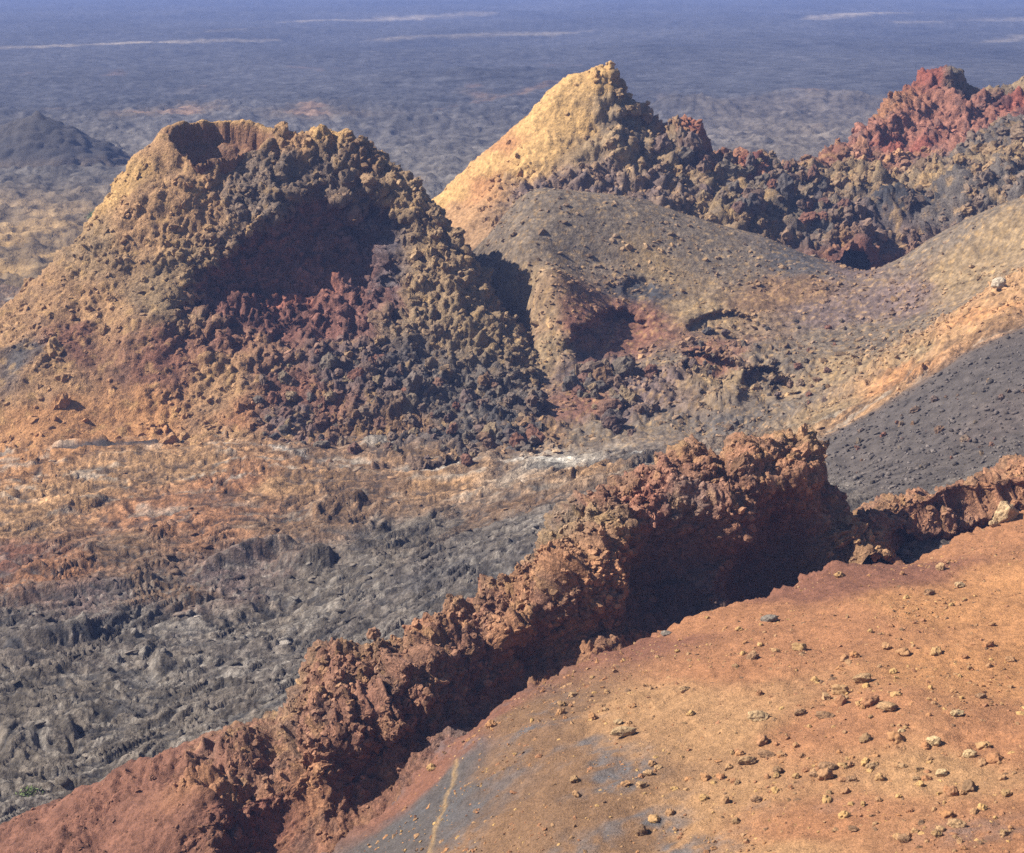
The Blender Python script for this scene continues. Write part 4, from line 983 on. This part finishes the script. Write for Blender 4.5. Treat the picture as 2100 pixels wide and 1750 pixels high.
named = [ # dx, dy, width in D px, stretch, label
 (1553, 1475, 46, (1, .8, .8), 'pale tan squarish stone alone near the middle of the orange slope'),
 (1282, 1507, 54, (1.2, .6, .55), 'long thin tan stone lying flat left of the squarish pale stone'),
 (1917, 1525, 44, (1, .8, .8), 'brightest pale tan boulder at the right of the slope with a dark hollow around it'),
 (1693, 1432, 26, (.8, 1, 1), 'upright tan stone of the pair above the row of broken rocks'),
 (1728, 1437, 38, (1, .7, .7), 'tan stone leaning right in the pair above the row of broken rocks'),
 (1640, 1462, 32, (1, .8, .7), 'dark topped brown stone left of the row of broken rocks'),
 (1690, 1470, 34, (1.2, .7, .7), 'brown stone in the row of broken rocks'),
 (1822, 1455, 48, (1, .8, .6), 'jagged tan stone with a pointed top right of the broken row'),
 (1770, 1395, 46, (1.2, .65, .7), 'tilted long stone high in the middle of the slope'),
 (1175, 1425, 22, (1, .8, .8), 'small tan stone below the slope edge on the left'),
 (1270, 1480, 24, (1, .9, .8), 'small pale stone above the long flat stone'),
 (1240, 1455, 18, (1, .9, .8), 'lone small stone upper left of the long flat stone'),
 (1405, 1418, 30, (1, .8, .8), 'small tan stone left of centre near the slope top'),
 (1545, 1350, 32, (.9, .8, .9), 'tan stone below the dark wall near the top of the slope'),
 (1330, 1590, 30, (1, .8, .8), 'tan stone in the cluster at the lower left of the slope'),
 (1315, 1610, 24, (1, .9, .9), 'lowest stone of the cluster at the lower left'),
 (1352, 1575, 22, (1, .9, .9), 'upper right stone of the lower left cluster'),
 (1530, 1565, 42, (1.2, .7, .65), 'flat tan stone at the left of the long stone row'),
 (1570, 1548, 34, (1.1, .7, .6), 'brown stone right beside the flat stone of the long row'),
 (1700, 1580, 46, (1.1, .8, .75), 'large dark sided stone in the middle of the stone row'),
 (1670, 1590, 30, (1, .8, .8), 'stone touching the left of the large dark sided stone'),
 (1745, 1600, 26, (1, .8, .8), 'stone below the right of the large dark sided stone'),
 (1790, 1575, 36, (1, .8, .7), 'stone right of the middle of the stone row'),
 (1850, 1575, 28, (1, .8, .8), 'tan stone left of the boulder pile at the right'),
 (1880, 1600, 24, (1, .8, .8), 'small stone in the boulder pile at the right'),
 (1990, 1550, 34, (1, .8, .9), 'dark sided stone right of the brightest boulder'),
 (1930, 1590, 38, (1, .8, .8), 'brown boulder below the brightest boulder'),
 (2010, 1430, 26, (1, .8, .8), 'dark stone near the right edge above the boulder pile'),
 (1965, 1465, 34, (1.1, .8, .7), 'pale stone above the brightest boulder'),
 (1850, 1500, 24, (1, .8, .8), 'small stone left above the brightest boulder'),
 (1960, 1695, 40, (1, .8, .8), 'tan stone at the bottom right of the slope'),
 (1930, 1700, 26, (1, .8, .8), 'small stone just left of the bottom right stone'),
 (1855, 1722, 38, (1, .8, .8), 'brown stone at the bottom edge of the photo'),
 (2060, 1710, 26, (1, .8, .8), 'tan stone near the bottom right corner'),
 (1752, 1700, 28, (1, .8, .8), 'brown stone at the bottom, left of the brown stone at the edge'),
 (1550, 1640, 30, (1, .8, .8), 'dark sided stone below the flat stone of the long row'),
 (1365, 1298, 22, (1, .8, .8), 'small grey stone just under the slope edge beside the dark wall'),
 (1580, 1270, 36, (1.2, .7, .6), 'greyish stone near the upper slope edge'),
 (1930, 1165, 34, (.8, .8, 1), 'upright tan stone near the top right of the slope'),
 (1905, 1215, 26, (1, .8, .8), 'small dark sided stone high on the right of the slope'),
 (1970, 1200, 26, (1, .8, .8), 'pale stone high on the right of the slope'),
 (1885, 1128, 40, (1.3, .7, .6), 'pinkish stone on the slope edge below the lava wall'),
]
n_st = 0
for (dx, dy, w, st, lb) in named:
    c = on_slope(dx, dy + 6)
    if c is None: continue
    r = w * .4876 * c[1] / FPX / 2 * .92
    tint = (.42, .295, .16) if 'bright' in lb else (.36, .245, .135) if 'pale' in lb else (.17, .145, .12) if 'grey' in lb else (.23, .135, .075) if ('brown' in lb or 'dark' in lb) else (.34, .19, .14) if 'pink' in lb else (.32, .20, .105)
    so = put('stone', named_meshes[n_st % 6], (c[0], c[1], c[2] + r * .42), r, lb, 'stone', 'loose stones on the orange slope', stretch=st, rot=(rng.uniform(-.2, .2), rng.uniform(-.2, .2), rng.uniform(-.5, .5)))
    so.color = (*tint, 1)
    n_st += 1
# the pale boulder perched on the edge
for dx, dy, Y0, rr0, lb, stc in [(2062, 1066, 55.7, .37, 'pale tan boulder perched on the slope edge at the far right', (.9, .8, 1.1)), (2038, 1080, 55.4, .16, 'small pale stone leaning on the left of the perched boulder', (1, .8, .9))]:
    c = P(dx, dy, Y0)
    zz, _ = slope_height(np.array([c[0]]), np.array([Y0]))
    o = put('boulder', named_meshes[3 if rr0 > .3 else 1], (c[0], Y0, float(zz[0]) + rr0 * .75), rr0, lb, 'boulder', stretch=stc, rot=(.1, .45, .3))
    o.color = (.38, .265, .15, 1)

# clustered unnamed stones
centres = [(1750, 1450, 90, 45, 30), (1640, 1590, 130, 30, 34), (1850, 1590, 160, 50, 60), (1980, 1500, 120, 120, 60), (1330, 1590, 70, 60, 16), (1500, 1300, 300, 50, 20), (1900, 1250, 180, 90, 24), (1550, 1380, 60, 50, 12), (1200, 1430, 60, 30, 10), (1950, 1690, 140, 40, 30), (1400, 1520, 300, 120, 40), (1650, 1650, 300, 80, 24)]
k = 0
GRP = 'loose stones on the orange slope'
while_n = 0
for (mx, my, sx, sy, n) in centres:
    for _ in range(int(n * .72)):
        dx, dy = rng.normal(mx, sx * .8), rng.normal(my, sy * .85)
        c = on_slope(dx, dy)
        if c is None or not (0 < dx < 2110 and dy < 1760): continue
        ye = np.interp(c[0], edge[:, 0], edge[:, 1])
        if c[1] > ye - .5: continue
        r = float(np.clip(rng.lognormal(math.log(.075), .42), .04, .2))
        put('stone', stone_meshes[k % 8], (c[0], c[1], c[2] + r * .4), r, 'small tan or brown loose stone lying on the orange cinder slope', 'stone', GRP)
        k += 1

pal = np.array([C[n] for n in ('tan', 'rust', 'yellow', 'brown', 'tan', 'orange', 'rust')])
pts, szs, cl = [], [], []
N = 14000
X = rng.uniform(-6, 17, N * 3); Y = rng.uniform(26, 57, N * 3)
pr = np.stack([X, Y, 0 * X], -1)
dens = sstep(-.25, .5, fbm(pr * .35, 3, 910)) * .8 + .2
sel = (rng.uniform(0, 1, N * 3) < dens) & (np.abs(X / Y) < .29)
X, Y = X[sel][:N], Y[sel][:N]
Z, YE = slope_height(X, Y)
m = Y < YE - .1
X, Y, Z = X[m], Y[m], Z[m]
S = np.clip(rng.lognormal(math.log(.024), .55, len(X)), .012, .09)
joined('gravel', np.stack([X, Y, Z + S * .15], -1), S, tiny, M_gravel, pal[rng.integers(0, len(pal), len(X))], 'fine tan gravel strewn over the orange cinder slope', True)

# blocks of broken lava: below the hornito's hollow, in the crater floor, on the rubble ridge
def drop(n, poly, Yr, zf, smin, smed, smax, name, labels, group, meshes, where, cat='lava block'):
    pl = np.array(poly, float); k = 0; tries = 0; made = []
    while k < n and tries < n * 40:
        tries += 1
        dx = rng.uniform(pl[:, 0].min(), pl[:, 0].max()); dy = rng.uniform(pl[:, 1].min(), pl[:, 1].max())
        if inpoly(np.array([dx]), np.array([dy]), pl)[0] < 0: continue
        Ys = np.linspace(Yr[0], Yr[1], 90)
        q = P(np.full(90, dx), np.full(90, dy), Ys)
        z = np.array([zf(a, b) for a, b in q[:, :2]])
        bl = np.where(q[:, 2] < z)[0]
        if not len(bl) or bl[0] == 0: continue
        c = q[bl[0]]; r = float(np.clip(rng.lognormal(math.log(smed), .4), smin, smax))
        made.append((dx, dy, r / c[1], None)); made[-1] = (dx, dy, r / c[1], put(name, meshes[k % 8], (c[0], c[1], z[bl[0]] + r * .15), r, labels, cat, group, rot=tuple(rng.uniform(0, 6.28, 3))))
        k += 1
    mx, my = np.percentile([m[0] for m in made], [33, 67]), np.median([m[1] for m in made])
    for a in range(3):
        for b in range(2):
            cell = [m for m in made if (m[0] > mx[0]) + (m[0] > mx[1]) == a and (m[1] > my) == b]
            if cell:
                big = max(cell, key=lambda m: m[2])[3]
                big['label'] = 'largest block in the %s %s part of %s' % (('upper', 'lower')[b], ('left', 'middle', 'right')[a], where)
zh = lambda x, y: max(hz_at(x, y, HP, HX), gz(x, y)) if x < 1.4 else gz(x, y)
zb = lambda x, y: max(hz_at(x, y, BP, BX), gz(x, y) if y < 149 else -5)
drop(130, [(520, 780), (640, 720), (800, 720), (1000, 780), (1120, 860), (1110, 950), (900, 960), (700, 930), (520, 900)], (88, 106), zh, .14, .30, .75, 'lava_block', 'dark broken lava block in the rubble below the big hollow', 'lava blocks below the hollow', block_meshes, 'the rubble below the big hollow')
drop(60, [(1130, 760), (1340, 740), (1340, 850), (1280, 910), (1200, 830)], (90, 106), gz, .15, .32, .7, 'lava_block', 'brown lava block in the rubble fan below the small red cave', 'lava blocks below the small cave', block_meshes, 'the fan below the small cave')
drop(60, [(1400, 660), (1750, 650), (1700, 840), (1400, 800)], (92, 110), gz, .1, .18, .4, 'lava_block', 'small block scattered on the crater floor right of the small cave', 'blocks on the crater floor', block_meshes, 'the crater floor right of the cave')
drop(70, [(1350, 300), (1690, 350), (1760, 440), (1700, 480), (1400, 400)], (118, 140), zb, .25, .48, .95, 'lava_block', 'rounded tan lava block on the rubble ridge right of the pointed cone', 'blocks on the rubble ridge', block_meshes, 'the rubble ridge by the pointed cone')
drop(40, [(1700, 900), (2100, 760), (2100, 920), (1760, 990)], (66, 88), gz, .05, .12, .25, 'lava_block', 'small stone on the smooth dark grey ash slope', 'stones on the dark ash slope', block_meshes, 'the dark grey ash slope')
# three red standing blocks in front of the small cave
for (dx, dy, s, st, lb) in [(1215, 765, .85, (1, .8, 1), 'smooth round topped purple block directly below the small red cave'), (1282, 770, .75, (1, .9, 1.1), 'craggy brown block right of the round topped block below the small cave'), (1190, 775, .45, (.7, .8, 1.6), 'reddish upright block left of the round topped block below the small cave'), (1242, 795, .42, (.7, .8, 1.8), 'narrow reddish pillar between two larger blocks below the small cave'), (1335, 775, .5, (.8, .8, 1.2), 'pale round block at the right of the blocks below the small cave')]:
    c = P(dx, dy, 101.5); put('lava_block', block_meshes[int(dx) % 8], (c[0], c[1], gz(c[0], c[1]) + .3), s, lb, 'lava block', stretch=st, rot=(0, 0, 1))
c = P(2050, 583, 95.6)
o = put('boulder', named_meshes[1], (c[0], c[1], gz(c[0], c[1]) + .18), .38, 'small whitish boulder on the orange crest at the right edge', 'boulder')
o.color = (.40, .33, .25, 1)

# ------------------------------------------------------------------ green tufts
M_leaf = rock_material('leaf_green', 12, .01, contrast=.3)
def tuft(dx, dy, Y, s, label):
    c = P(dx, dy, Y); z = gz(c[0], c[1]) if Y < 148 else 0.2
    root = bpy.data.objects.new('shrub', None); COL.objects.link(root); root.location = (c[0], c[1], z)
    tag(root, label, 'shrub')
    V, F = [], []
    for k in range(170):
        a = rng.uniform(0, 6.28); r = s * rng.uniform(.1, 1) ; h = s * rng.uniform(.2, .9) * (1.1 - r / s * .6)
        b = np.array([r * math.cos(a), r * math.sin(a), h]); d = rng.normal(size=3) * s * .12; e = rng.normal(size=3) * s * .05
        V += [b, b + d, b + d + e, b + e]; F.append([4 * k, 4 * k + 1, 4 * k + 2, 4 * k + 3])
    cols = np.tile((.14, .19, .065), (len(V), 1)) * rng.uniform(.6, 1.4, (len(V), 1))
    build('foliage', np.array(V), np.array(F, np.int32), M_leaf, cols, parent=root)
    V, F = [], []
    for k in range(7):
        a = rng.uniform(0, 6.28); t = np.array([math.cos(a), math.sin(a), 1.4]) * s * .45
        b = np.array([.02, 0, 0]); V += [-b, b, t + b * .4, t - b * .4]; F.append([4 * k, 4 * k + 1, 4 * k + 2, 4 * k + 3])
    build('stem', np.array(V), np.array(F, np.int32), M_leaf, np.tile((.12, .09, .05), (len(V), 1)), parent=root)
tuft(62, 1622, 54.8, .42, 'small green plant growing in grey lava near the lower left corner')
tuft(192, 425, 187, 1.0, 'tiny green bush on the pale flow left of the hornito')

# ------------------------------------------------------------------ haze
M_h = bpy.data.materials.new('haze_air'); M_h.use_nodes = True
nt = M_h.node_tree; nt.nodes.clear()
ho = nt.nodes.new('ShaderNodeOutputMaterial'); pv = nt.nodes.new('ShaderNodeVolumePrincipled')
pv.inputs['Color'].default_value = (.27, .38, .84, 1)
pv.inputs['Density'].default_value = .00072
nt.links.new(pv.outputs[0], ho.inputs['Volume'])
zlo, zhi = -6.0, 26.5
hv = np.array([(x, y, z) for x in (-1300, 1300) for y in (-60, 3050) for z in (zlo, zhi)], float)
hf = np.array([(0, 1, 3, 2), (4, 6, 7, 5), (0, 4, 5, 1), (2, 3, 7, 6), (0, 2, 6, 4), (1, 5, 7, 3)], np.int32)
hzo = build('haze', hv, hf, M_h, None, 'stuff', smooth=False)
